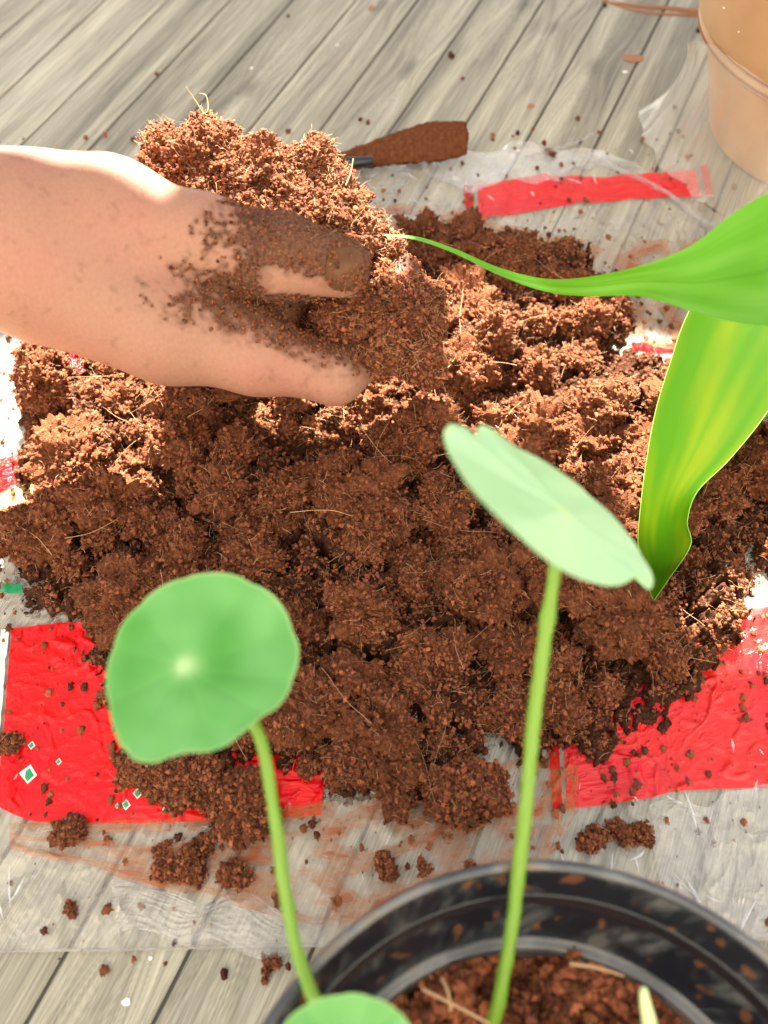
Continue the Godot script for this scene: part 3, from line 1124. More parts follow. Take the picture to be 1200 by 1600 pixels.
	# clods that lie loosely on the heap, with gaps between them
	var cv := PackedVector3Array()
	var cidx := PackedInt32Array()
	for q in 760:
		var o := rng.randi() % heap_h.size()
		var r := 0.0034 + 0.0110 * pow(rng.randf(), 2.2)
		if dd[o] < r * 0.6:
			continue
		var c := Vector3(heap_lo.x + (o % heap_n.x) * heap_cell, heap_h[o] + r * rng.randf_range(0.0, 0.55), heap_lo.y + (o / heap_n.x) * heap_cell)
		if c.y > 0.034:
			continue
		_ball(cv, cidx, c, Vector3(r * rng.randf_range(0.8, 1.2), r * rng.randf_range(0.7, 1.0), r * rng.randf_range(0.8, 1.2)), 11 if r < 0.007 else 17, 0.8, 0.36, rng.randf() * 300.0, 1.0)
	var cm := array_mesh(cv, cidx)
	var t := thing("soil_heap", "wide heap of crumbly brown coir soil spread over the plastic bag", "soil", Vector3(0.0000, 0.0000, -0.2005))
	var am := array_mesh(v, idx)
	var heap := obj("coir_heap", am, M.soil_gap_shade, t)
	heap.set_meta("kind", "stuff")
	var nn: PackedVector3Array = am.surface_get_arrays(0)[Mesh.ARRAY_NORMAL]
	var sp := PackedVector3Array()
	var sn := PackedVector3Array()
	for k in 90000:
		var o := rng.randi() % v.size()
		if heap_h[o] > 0.004 + 0.010 * rng.randf() * smoothstep(0.01, 0.04, dd[o]):
			sp.append(v[o])
			sn.append(nn[o])
	obj("loose_clods", cm, M.soil, t).set_meta("kind", "stuff")
	var cn2: PackedVector3Array = cm.surface_get_arrays(0)[Mesh.ARRAY_NORMAL]
	for k in 230000:
		var o := rng.randi() % cv.size()
		if cn2[o].y > -0.3:
			sp.append(cv[o])
			sn.append(cn2[o])
	dress(t, sp, sn, 0.00058, 260000, 20000, 0.0045)
	# long hairs that lie over the heap
	var fx := [[], []]
	var fc := [[], []]
	for k in 260:
		var o := rng.randi() % sp.size()
		var l := rng.randf_range(0.012, 0.034)
		var b := Basis(Vector3.UP, rng.randf() * TAU) * Basis(Vector3.RIGHT, rng.randfn() * 0.6)
		fx[k % 2].append(Transform3D(Basis(b.x * l, b.y * l * 0.5, b.z * l * 0.6) * 1.0, sp[o] + Vector3(0, 0.0022, 0)))
		fc[k % 2].append(fibre_color() * 1.1)
	scatter("long_fibres", long_fibre(3), M.fibre, fx[0], fc[0], t)
	scatter("long_fibres", long_fibre(8), M.fibre, fx[1], fc[1], t)
	# crumbs strewn over the film and the planks round the heap
	var xs := []
	var cs := []
	for k in 12000:
		var x := rng.randf_range(-0.24, 0.24)
		var z := rng.randf_range(-0.46, -0.02)
		var gi := int((x - heap_lo.x) / heap_cell)
		var gj := int((z - heap_lo.y) / heap_cell)
		var d := -0.05
		if gi >= 0 and gj >= 0 and gi < heap_n.x and gj < heap_n.y:
			d = dd[gj * heap_n.x + gi]
		if d > 0.0 or rng.randf() > exp(d / 0.020) + 0.05:
			continue
		var r := 0.00022 + 0.0011 * pow(rng.randf(), 3.5)
		xs.append(Transform3D(spin().scaled(Vector3(r, r * 0.8, r * 1.3)), Vector3(x, film_y(x, z) + 0.0007 + r * 0.4, z)))
		cs.append(soil_color() * 0.85)
	scatter("strewn_crumbs", crumbs[0], M.soil_bit, xs, cs, t)


func long_fibre(sd: int) -> ArrayMesh:
	var r := RandomNumberGenerator.new()
	r.seed = sd
	var p := []
	var at := Vector3(-0.5, 0.0, 0.0)
	var dir := Vector3(1, 0.2, r.randf_range(-0.3, 0.3))
	var turn := r.randf_range(-0.35, 0.35)
	for i in 7:
		p.append(at)
		at += dir.normalized() * 0.166
		dir += Vector3(0, r.randf_range(-0.25, 0.2), turn + r.randf_range(-0.25, 0.25))
	return tube(p, 0.0065, 0.004, 14, 3)


func build_clods() -> void:
	var g := "loose clumps of soil lying round the heap"
	clod("soil_clump", "round soil clump on the red band, just right of the left round leaf", "soil clump", g, [[Vector3(-0.0523, 0.0080, -0.0711), 8.5], [Vector3(-0.0479, 0.0070, -0.0729), 7.0], [Vector3(-0.0560, 0.0060, -0.0698), 6.5]], 18, 0.0007, 2700, 120)
	clod("soil_clump", "rounded soil clump at the near edge of the heap, left of the tall stem", "soil clump", g, [[Vector3(0.0293, 0.0090, -0.0777), 10.0], [Vector3(0.0351, 0.0080, -0.0761), 9.0], [Vector3(0.0261, 0.0080, -0.0739), 8.0]], 18, 0.0007, 3900, 160)
	clod("soil_clump", "wide flat soil clump below the left round leaf", "soil clump", g, [[Vector3(-0.0834, 0.0060, -0.0836), 7.5], [Vector3(-0.0747, 0.0070, -0.0822), 8.0], [Vector3(-0.0665, 0.0060, -0.0812), 7.0], [Vector3(-0.0924, 0.0050, -0.0867), 6.0]], 16, 0.0007, 3900, 120)
	clod("soil_clump", "single smooth soil lump where red print meets clear film, far left", "soil clump", g, [[Vector3(-0.1151, 0.0050, -0.0637), 5.2], [Vector3(-0.1120, 0.0040, -0.0643), 4.0]], 16, 0.0005, 480, 16)
	clod("soil_clump", "largest broken soil clump on clear film below the left round leaf", "soil clump", g, [[Vector3(-0.0751, 0.0040, -0.0508), 4.6], [Vector3(-0.0702, 0.0050, -0.0534), 5.0], [Vector3(-0.0670, 0.0040, -0.0500), 4.0], [Vector3(-0.0793, 0.0030, -0.0501), 3.2], [Vector3(-0.0658, 0.0030, -0.0588), 3.4]], 14, 0.0006, 1260, 24)
	clod("soil_clump", "small soil clump beside the large broken clump, nearer the thin stem", "soil clump", g, [[Vector3(-0.0540, 0.0040, -0.0495), 4.0], [Vector3(-0.0499, 0.0030, -0.0480), 3.2], [Vector3(-0.0563, 0.0030, -0.0484), 2.8]], 14, 0.0005, 660, 16)
	clod("soil_clump", "tiny elongated soil bit left of the large broken clump", "soil clump", g, [[Vector3(-0.0813, 0.0020, -0.0572), 2.4], [Vector3(-0.0791, 0.0020, -0.0581), 2.2]], 10, 0.0004, 180, 4)
	clod("soil_clump", "lone dark red soil bit on the plank, below the clear film at left", "soil clump", g, [[Vector3(-0.1100, 0.0020, -0.0381), 2.6], [Vector3(-0.1089, 0.0020, -0.0369), 2.0]], 10, 0.0004, 90, 0)
	clod("soil_clump", "crumb cluster on stained film between the two stems", "soil clump", g, [[Vector3(0.0000, 0.0030, -0.0527), 3.2], [Vector3(0.0018, 0.0030, -0.0495), 2.8], [Vector3(-0.0005, 0.0020, -0.0550), 2.2]], 12, 0.0005, 420, 8)
	clod("soil_clump", "tiny soil bit on film just left of the tall stem", "soil clump", g, [[Vector3(0.0149, 0.0020, -0.0511), 2.2], [Vector3(0.0310, 0.0020, -0.0524), 2.0]], 10, 0.0004, 180, 4)
	clod("soil_clump", "left clump of the pair on clear film behind the black pot", "soil clump", g, [[Vector3(0.0766, 0.0030, -0.0619), 4.0], [Vector3(0.0740, 0.0030, -0.0596), 3.0]], 12, 0.0005, 480, 8)
	clod("soil_clump", "ragged right clump of the pair on clear film behind the black pot", "soil clump", g, [[Vector3(0.0852, 0.0030, -0.0654), 3.4], [Vector3(0.0878, 0.0030, -0.0623), 3.4], [Vector3(0.0931, 0.0030, -0.0636), 3.2], [Vector3(0.0959, 0.0020, -0.0620), 2.4]], 12, 0.0005, 780, 12)
	clod("soil_clump", "dark soil bit on the plank between the pot and the clear film", "soil clump", g, [[Vector3(-0.0392, 0.0020, -0.0205), 2.5], [Vector3(-0.0370, 0.0020, -0.0213), 2.1]], 10, 0.0004, 210, 4)
	clod("soil_clump", "round sunlit soil clump by the red print below the wrist", "soil clump", g, [[Vector3(-0.1677, 0.0060, -0.2778), 6.0], [Vector3(-0.1707, 0.0050, -0.2758), 4.6]], 14, 0.0006, 1260, 32)
	clod("soil_clump", "flat brown soil patch at the left edge of the red band", "soil clump", g, [[Vector3(-0.1424, 0.0030, -0.0959), 3.6], [Vector3(-0.1464, 0.0030, -0.0964), 3.4]], 12, 0.0005, 420, 8)
	clod("soil_clump", "small dark crumb on the planks above the red band", "soil clump", g, [[Vector3(0.0961, 0.0020, -0.4427), 2.6], [Vector3(0.0981, 0.0020, -0.4410), 2.0]], 10, 0.0005, 120, 0)
	var xs := []
	var cs := []
	for q in [[Vector3(0.0428, 0.0010, -0.5380), 1.9], [Vector3(0.0491, 0.0010, -0.5141), 0.9], [Vector3(0.1166, 0.0010, -0.4751), 1.2], [Vector3(0.1157, 0.0010, -0.4538), 1.0], [Vector3(0.0642, 0.0010, -0.4555), 0.9], [Vector3(0.0794, 0.0010, -0.4614), 1.1], [Vector3(0.1478, 0.0010, -0.5937), 1.2], [Vector3(0.2057, 0.0010, -0.5659), 1.4], [Vector3(0.1768, 0.0010, -0.4855), 1.1], [Vector3(0.1749, 0.0010, -0.4626), 1.1], [Vector3(-0.0570, 0.0010, -0.4626), 1.3], [Vector3(-0.0142, 0.0010, -0.4739), 1.1], [Vector3(-0.0096, 0.0010, -0.4715), 1.1], [Vector3(-0.0636, 0.0010, -0.5818), 0.9], [Vector3(-0.1423, 0.0010, -0.5186), 1.0], [Vector3(-0.0953, 0.0010, -0.0188), 1.3], [Vector3(-0.0543, 0.0010, -0.0177), 1.2], [Vector3(-0.0405, 0.0010, -0.0159), 1.0], [Vector3(-0.0724, 0.0010, -0.0273), 0.8], [Vector3(-0.0855, 0.0010, -0.0392), 1.0], [Vector3(-0.1332, 0.0010, -0.0466), 0.8], [Vector3(-0.0169, 0.0010, -0.0399), 1.8], [Vector3(-0.1006, 0.0010, -0.0607), 1.3], [Vector3(0.0233, 0.0010, -0.0622), 1.6], [Vector3(0.0500, 0.0010, -0.0600), 1.1], [Vector3(-0.0367, 0.0020, -0.0412), 2.3], [Vector3(0.1147, 0.0010, -0.0640), 1.0], [Vector3(0.1198, 0.0010, -0.0600), 1.0]]:
		var r: float = q[1] * 0.001
		xs.append(Transform3D(spin().scaled(Vector3(r, r * 0.8, r * 1.2)), q[0]))
		cs.append(soil_color() * 0.6)
	scatter("scattered_crumbs", crumbs[1], M.soil_bit, xs, cs, self)
	tag(get_node("scattered_crumbs"), "dark crumbs of soil scattered over the grey planks", "soil crumbs", "", "stuff")
	# marks on the planks
	var fl := get_node("floor")
	for q in [[Vector3(0.1589, 0.0004, -0.5356), Vector2(0.0075, 0.0045), "brown"], [Vector3(0.1516, 0.0004, -0.5215), Vector2(0.0016, 0.0011), "white"], [Vector3(0.0786, 0.0004, -0.4459), Vector2(0.0011, 0.0009), "white"], [Vector3(-0.0836, 0.0004, -0.5255), Vector2(0.0011, 0.0009), "white"], [Vector3(-0.0301, 0.0004, -0.5500), Vector2(0.0009, 0.0007), "white"], [Vector3(-0.0865, 0.0004, -0.0095), Vector2(0.0014, 0.0013), "white"], [Vector3(-0.0801, 0.0004, -0.0226), Vector2(0.0007, 0.0007), "white"], [Vector3(-0.0086, 0.0004, -0.5918), Vector2(0.002, 0.003), "brown"], [Vector3(0.0896, 0.0004, -0.4876), Vector2(0.0025, 0.002), "brown"]]:
		var v := PackedVector3Array([q[0]])
		var idx := PackedInt32Array()
		var o := rng.randf() * 30.0
		for k in 20:
			var an := TAU * k / 20.0
			var rr := 1.0 + 0.35 * n_unit.get_noise_2d(o + cos(an) * 6.0, sin(an) * 6.0)
			v.append(q[0] + Vector3(cos(an) * q[1].x, 0, sin(an) * q[1].y) * rr)
			idx.append_array([0, 1 + k, 1 + (k + 1) % 20])
		obj("stain" if q[2] == "brown" else "paint_fleck", array_mesh(v, idx), M.spot_brown if q[2] == "brown" else M.spot_white, fl, true)
	obj("mud_streak", tube([Vector3(0.1465, 0.0002, -0.5997), Vector3(0.1715, 0.0002, -0.5936), Vector3(0.1924, 0.0002, -0.5906), Vector3(0.2087, 0.0002, -0.5862)], 0.0009, 0.0022, 16, 4), M.spot_brown, fl, true)
	obj("mud_streak", tube([Vector3(0.1506, 0.0002, -0.5981), Vector3(0.1747, 0.0002, -0.5862), Vector3(0.2082, 0.0002, -0.5832)], 0.0007, 0.0012, 16, 4), M.spot_brown, fl, true)


# ---------------------------------------------------------------- the hand

func hand_bones() -> Array:
	return [
		[Vector3(-0.3141, 0.1400, -0.2322), Vector3(-0.2023, 0.1300, -0.2375), 0.0322, 0.0293, 0.010],
		[Vector3(-0.2023, 0.1300, -0.2375), Vector3(-0.1286, 0.1150, -0.2452), 0.0293, 0.0274, 0.012],
		[Vector3(-0.1294, 0.1150, -0.2492), Vector3(-0.0997, 0.1160, -0.2527), 0.0259, 0.0240, 0.016],
		[Vector3(-0.1176, 0.1080, -0.2359), Vector3(-0.0782, 0.0960, -0.2230), 0.0252, 0.0213, 0.014],
		[Vector3(-0.0993, 0.1160, -0.2500), Vector3(-0.0659, 0.1180, -0.2439), 0.0228, 0.0152, 0.008],
		[Vector3(-0.0659, 0.1180, -0.2439), Vector3(-0.0381, 0.1180, -0.2350), 0.0150, 0.0132, 0.005],
		[Vector3(-0.0381, 0.1180, -0.2350), Vector3(-0.0158, 0.1150, -0.2328), 0.0134, 0.0106, 0.008],
		[Vector3(-0.0782, 0.0960, -0.2230), Vector3(-0.0468, 0.0900, -0.2148), 0.0206, 0.0144, 0.005],
		[Vector3(-0.0468, 0.0900, -0.2148), Vector3(-0.0185, 0.0830, -0.2098), 0.0144, 0.0096, 0.006],
		[Vector3(-0.0177, 0.0830, -0.2098), Vector3(0.0030, 0.0740, -0.2358), 0.0096, 0.0086, 0.006],
		[Vector3(0.0030, 0.0740, -0.2358), Vector3(0.0079, 0.0760, -0.2702), 0.0087, 0.0073, 0.006],
		[Vector3(-0.0879, 0.0950, -0.2327), Vector3(-0.0413, 0.0900, -0.2391), 0.0150, 0.0090, 0.012],
		[Vector3(-0.0413, 0.0900, -0.2391), Vector3(-0.0177, 0.0860, -0.2583), 0.0090, 0.0080, 0.006],
		[Vector3(-0.0926, 0.0950, -0.2491), Vector3(-0.0511, 0.0880, -0.2703), 0.0150, 0.0090, 0.012],
		[Vector3(-0.0511, 0.0880, -0.2703), Vector3(-0.0211, 0.0880, -0.2907), 0.0090, 0.0078, 0.006],
		[Vector3(-0.0950, 0.1000, -0.2574), Vector3(-0.0599, 0.0900, -0.2865), 0.0152, 0.0076, 0.012],
		[Vector3(-0.0599, 0.0900, -0.2865), Vector3(-0.0341, 0.0950, -0.2997), 0.0076, 0.0062, 0.006],
	]


func build_hand() -> void:
	var bones := hand_bones()
	var r := skin(bones, 0.0016, Vector3(-0.52, 0.0, -0.56), Vector3(0.05, 0.20, -0.14))
	var v: PackedVector3Array = r[0]
	var idx: PackedInt32Array = r[1]
	var col := PackedColorArray()
	col.resize(v.size())
	var dirty := PackedFloat32Array()
	dirty.resize(v.size())
	var t0: Vector3 = bones[4][1]
	var t1: Vector3 = bones[6][1]
	var i0: Vector3 = bones[7][0]
	var i1: Vector3 = bones[8][1]
	var tn := (bones[5][1] as Vector3)
	for k in v.size():
		var p := v[k]
		var n := 0.75 * n_mid.get_noise_3dv(p * 0.9) + 0.85 * n_fine.get_noise_3dv(p * 0.8)
		var big := n_big.get_noise_3dv(p)
		var c := Color(0.34, 0.180, 0.122).lerp(Color(0.36, 0.172, 0.122), 0.5 + big)
		var th := bone_reach(p, t0, t1)
		var ix := bone_reach(p, i0, i1)
		var dirt := 0.0
		if th.y < 0.021:
			dirt = smoothstep(0.10, 0.42, th.x + 0.30 * n) * (1.0 - smoothstep(0.4, 0.7, th.x + 0.1 * n) * (1.0 - smoothstep(-0.0100, -0.0060, (p - t0.lerp(t1, minf(th.x, 1.0))).dot(Vector3(0, 0.508, -0.861)) + 0.0015 * n)))
		if ix.y < 0.028:
			var side := smoothstep(-0.003, 0.007, (p - i0.lerp(i1, clampf(ix.x, 0.0, 1.0))).dot(Vector3(0, 0.508, -0.861)) + 0.005 * n)
			dirt = maxf(dirt, 0.85 * side * smoothstep(-0.1, 0.25, ix.x + 0.3 * n))
		if p.x > -0.004 and p.z < t1.z + 0.03 and th.y > 0.02:
			dirt = maxf(dirt, 0.85 + 0.3 * n)
		var wb := bone_reach(p, Vector3(-0.0784, 0.1080, -0.2397), Vector3(-0.0474, 0.0980, -0.2356))
		if wb.x > -0.2:
			dirt = maxf(dirt, (1.0 - smoothstep(0.001, 0.0075, wb.y - 0.003 * n)) * smoothstep(0.05, 0.6, wb.x))
		dirt = maxf(dirt, 0.22 * smoothstep(0.35, 0.9, n + 0.3 * big))
		dirt = clampf(dirt * (0.98 + 0.35 * n), 0.0, 0.93)
		c = c.lerp(Color(0.098, 0.044, 0.022), dirt)
		col[k] = c
		dirty[k] = dirt if th.y < 0.0185 and th.x > 0.0 else minf(dirt, 0.3)
		var wl := bone_reach(p, Vector3(-0.0843, 0.1080, -0.2423), Vector3(-0.0593, 0.1040, -0.2348))
		var cut := exp(-pow(wl.y / 0.0058, 2.0)) * smoothstep(-0.15, 0.3, wl.x) * (1.0 - smoothstep(1.0, 1.3, wl.x))
		v[k] = p - Vector3(0, 0.69, 0.72) * 0.0055 * cut
		# grime stands a little proud, knuckle creases cut in
		if th.y < 0.024 and th.x > -0.1:
			var bump := maxf(dirt, 0.0) * (0.0009 * n)
			var cr := 0.0
			for q in [0.30, 0.355, 0.41, 0.46, 0.52]:
				cr -= 0.0009 * exp(-pow((th.x - q - 0.02 * n_mid.get_noise_3dv(p * 0.5)) / 0.012, 2.0))
			var axis := t0.lerp(t1, clampf(th.x, 0.0, 1.0))
			v[k] = v[k] + (p - axis).normalized() * (bump + cr)
	var t := thing("hand", "bare hand and wrist reaching in from the left, thumb caked in soil", "hand", Vector3(-0.1373, 0.0000, -0.3599))
	obj("skin", array_mesh(v, idx, PackedVector2Array(), col), M.skin, t)
	# soil caked on the thumb and between thumb and finger
	var skin_n: PackedVector3Array = array_mesh(v, idx).surface_get_arrays(0)[Mesh.ARRAY_NORMAL]
	var cake := PackedVector3Array()
	var cake_i := PackedInt32Array()
	var map := {}
	for q in range(0, idx.size(), 3):
		if dirty[idx[q]] < 0.5 or dirty[idx[q + 1]] < 0.5 or dirty[idx[q + 2]] < 0.5:
			continue
		for e in 3:
			var o := idx[q + e]
			if not map.has(o):
				map[o] = cake.size()
				var edge_k := smoothstep(0.5, 0.72, dirty[o])
				var th := bone_reach(v[o], t0, t1)
				var lines := 0.0
				for cr in [0.30, 0.355, 0.41, 0.46, 0.52]:
					lines += exp(-pow((th.x - cr - 0.03 * n_mid.get_noise_3dv(v[o] * 0.5)) / 0.014, 2.0))
				cake.append(v[o] + skin_n[o] * (-0.0002 + edge_k * (0.0007 + 0.0006 * n_fine.get_noise_3dv(v[o] * 1.3) + 0.0005 * n_mid.get_noise_3dv(v[o]) - 0.0006 * minf(lines, 1.0))))
			cake_i.append(map[o])
	obj("caked_soil", array_mesh(cake, cake_i), M.cake, t)
	# the thumb nail, under dirt
	var toward := Vector3(0.05, 0.69, 0.72).normalized()
	var ax := (t1 - (bones[6][0] as Vector3)).normalized()
	var side := ax.cross(toward).normalized()
	toward = side.cross(ax).normalized()
	var nv := PackedVector3Array()
	var ni := PackedInt32Array()
	var nc := PackedColorArray()
	for i in 17:
		for q in 17:
			var u := i / 16.0 * 2.0 - 1.0
			var w := q / 16.0 * 2.0 - 1.0
			var u0 := u
			u = u * sqrt(1.0 - w * w * 0.42)
			w = w * sqrt(1.0 - u0 * u0 * 0.42)
			var an := w * 0.78
			var rad := lerpf(0.0128, 0.0108, (u + 1.0) * 0.5) + 0.0004 - 0.0010 * w * w - 0.0007 * maxf(0.0, -u)
			var pp := t1 + ax * (u * 0.0062 + 0.0022) + (toward * cos(an) + side * sin(an)) * rad
			nv.append(pp)
			var dn := n_mid.get_noise_3dv(pp * 1.4)
			var edge_ := smoothstep(0.7, 1.0, maxf(absf(u), absf(w)))
			nc.append(Color(0.16, 0.085, 0.05).lerp(Color(0.098, 0.044, 0.022), clampf(0.8 + 0.6 * dn + 0.5 * edge_, 0.0, 0.97)))
	for i in 16:
		for q in 16:
			var a := i * 17 + q
			ni.append_array([a, a + 1, a + 17, a + 1, a + 18, a + 17])
	obj("thumb_nail", array_mesh(nv, ni, PackedVector2Array(), nc), M.nail, t)
	# grime stuck to the thumb
	var sp := PackedVector3Array()
	var sn := PackedVector3Array()
	for k in v.size():
		var th := bone_reach(v[k], t0, t1)
		if col[k].r < 0.22 and v[k].x > -0.1:
			sp.append(v[k])
			sn.append((v[k] - t0.lerp(t1, clampf(th.x, 0.0, 1.0))).normalized() if th.y < 0.024 else Vector3(0, 0.7, 0.7))
	for k in range(0, nv.size(), 2):
		if n_mid.get_noise_3dv(nv[k] * 1.1) > -0.05:
			sp.append(nv[k])
			sn.append(toward)
	if sp.size() > 50:
		dress(t, sp, sn, 0.00038, 12000, 160, 0.003)


func build_handful() -> void:
	var t := thing("soil_handful", "big clump of fibrous brown coir held between thumb and fingers", "soil", Vector3(-0.0427, 0.0000, -0.3948))
	var v := PackedVector3Array()
	var idx := PackedInt32Array()
	for q in [[Vector3(-0.0801, 0.1080, -0.2942), 14.3], [Vector3(-0.0660, 0.1080, -0.2988), 13.4], [Vector3(-0.0513, 0.1080, -0.2893), 13.8], [Vector3(-0.0880, 0.1100, -0.3059), 7.1], [Vector3(-0.0713, 0.1120, -0.3083), 7.1], [Vector3(-0.0364, 0.1050, -0.2867), 13.4], [Vector3(-0.0269, 0.1120, -0.2929), 8.1], [Vector3(-0.0170, 0.1020, -0.2781), 10.1], [Vector3(-0.0194, 0.1080, -0.2867), 6.2], [Vector3(-0.0073, 0.0860, -0.2816), 8.2], [Vector3(-0.0321, 0.1020, -0.2709), 13.4], [Vector3(-0.0550, 0.1020, -0.2781), 12.5], [Vector3(-0.0730, 0.1020, -0.2836), 11.6], [Vector3(-0.0148, 0.1000, -0.2661), 10.8], [Vector3(-0.0460, 0.0780, -0.2523), 11.6], [Vector3(-0.0275, 0.0810, -0.2427), 12.1], [Vector3(-0.0108, 0.0900, -0.2326), 12.5], [Vector3(0.0012, 0.0860, -0.2446), 11.1], [Vector3(0.0098, 0.0840, -0.2350), 11.6], [Vector3(0.0134, 0.0780, -0.2226), 9.3], [Vector3(-0.0024, 0.0860, -0.2204), 9.3], [Vector3(0.0174, 0.0660, -0.2639), 8.4], [Vector3(0.0000, 0.0780, -0.2755), 8.4], [Vector3(0.0016, 0.0800, -0.2808), 5.8], [Vector3(-0.0102, 0.0820, -0.2588), 7.7], [Vector3(-0.0614, 0.0800, -0.2573), 8.1], [Vector3(-0.0417, 0.0840, -0.2350), 7.2], [Vector3(-0.0243, 0.0820, -0.2255), 6.7], [Vector3(-0.0119, 0.0840, -0.2160), 6.2]]:
		var r: float = q[1] * 0.001
		_ball(v, idx, q[0], Vector3(r, r * 0.9, r), 30, 0.5, 0.26, rng.randf() * 90.0, 1.0)
	var am := array_mesh(v, idx)
	obj("lump", am, M.soil, t).set_meta("kind", "stuff")
	var nn: PackedVector3Array = am.surface_get_arrays(0)[Mesh.ARRAY_NORMAL]
	dress(t, v, nn, 0.00058, 70000, 9000, 0.0045)
	obj("loose_fibre", tube([Vector3(-0.0720, 0.1160, -0.3096), Vector3(-0.0706, 0.1200, -0.3099), Vector3(-0.0722, 0.1230, -0.3116), Vector3(-0.0743, 0.1260, -0.3132), Vector3(-0.0758, 0.1300, -0.3128)], 0.0003, 0.0002, 24, 4), M.fibre_plain, t)
	obj("loose_fibre", tube([Vector3(-0.0709, 0.1200, -0.3107), Vector3(-0.0688, 0.1210, -0.3117), Vector3(-0.0695, 0.1240, -0.3161), Vector3(-0.0719, 0.1250, -0.3163)], 0.00026, 0.0002, 24, 4), M.fibre_plain, t)
	obj("loose_fibre", tube([Vector3(-0.0146, 0.1120, -0.2789), Vector3(-0.0127, 0.1140, -0.2837), Vector3(-0.0117, 0.1170, -0.2880)], 0.0004, 0.0003, 12, 4), M.fibre_plain, t)


func build_trowel() -> void:
	var t := thing("trowel", "narrow trowel blade caked in brown soil lying on the planks", "trowel", Vector3(0.0112, 0.0000, -0.4464))
	var top := [Vector3(-0.0570, 0.0120, -0.4160), Vector3(-0.0233, 0.0140, -0.4264), Vector3(0.0000, 0.0160, -0.4370), Vector3(0.0218, 0.0180, -0.4462), Vector3(0.0364, 0.0180, -0.4479), Vector3(0.0462, 0.0180, -0.4473)]
	var bot := [Vector3(-0.0534, 0.0080, -0.4087), Vector3(-0.0161, 0.0100, -0.4180), Vector3(0.0036, 0.0110, -0.4205), Vector3(0.0215, 0.0120, -0.4214), Vector3(0.0360, 0.0110, -0.4248), Vector3(0.0471, 0.0110, -0.4303)]
	var v := PackedVector3Array()
	var idx := PackedInt32Array()
	var nu := 90
	var nv := 22
	for s in 2:
		for i in nu + 1:
			for j in nv + 1:
				var a := along(top, float(i) / nu)
				var b := along(bot, float(i) / nu)
				var w := float(j) / nv
				var p := a.lerp(b, w)
				var rough := n_mid.get_noise_2d(p.x * 1.6, p.z * 1.6 + s)
				p.y += (0.0022 * sqrt(maxf(0.0, 1.0 - pow(2.0 * w - 1.0, 4.0))) + 0.0008 * rough) * (1.0 if s == 0 else -1.6)
				if i == nu:
					p.x += 0.0035 * n_mid.get_noise_2d(w * 0.07, 3.0)
				v.append(p)
	var half := (nu + 1) * (nv + 1)
	for s in 2:
		for i in nu:
			for j in nv:
				var a := s * half + i * (nv + 1) + j
				if s == 0:
					idx.append_array([a, a + 1, a + nv + 1, a + 1, a + nv + 2, a + nv + 1])
				else:
					idx.append_array([a, a + nv + 1, a + 1, a + 1, a + nv + 1, a + nv + 2])
	for i in nu:
		for j in [0, nv]:
			var a: int = i * (nv + 1) + j
			idx.append_array([a, a + nv + 1, a + half, a + nv + 1, a + nv + 1 + half, a + half])
	for i in [0, nu]:
		for j in nv:
			var a: int = i * (nv + 1) + j
			idx.append_array([a, a + 1, a + half, a + 1, a + 1 + half, a + half])
	obj("blade", array_mesh(v, idx), M.caked, t)
	obj("neck", tube([Vector3(-0.0457, 0.0155, -0.4084), Vector3(-0.0247, 0.0155, -0.4137), Vector3(-0.0131, 0.0160, -0.4157), Vector3(-0.0064, 0.0155, -0.4174)], 0.0042, 0.0026, 16, 10), M.black, t)


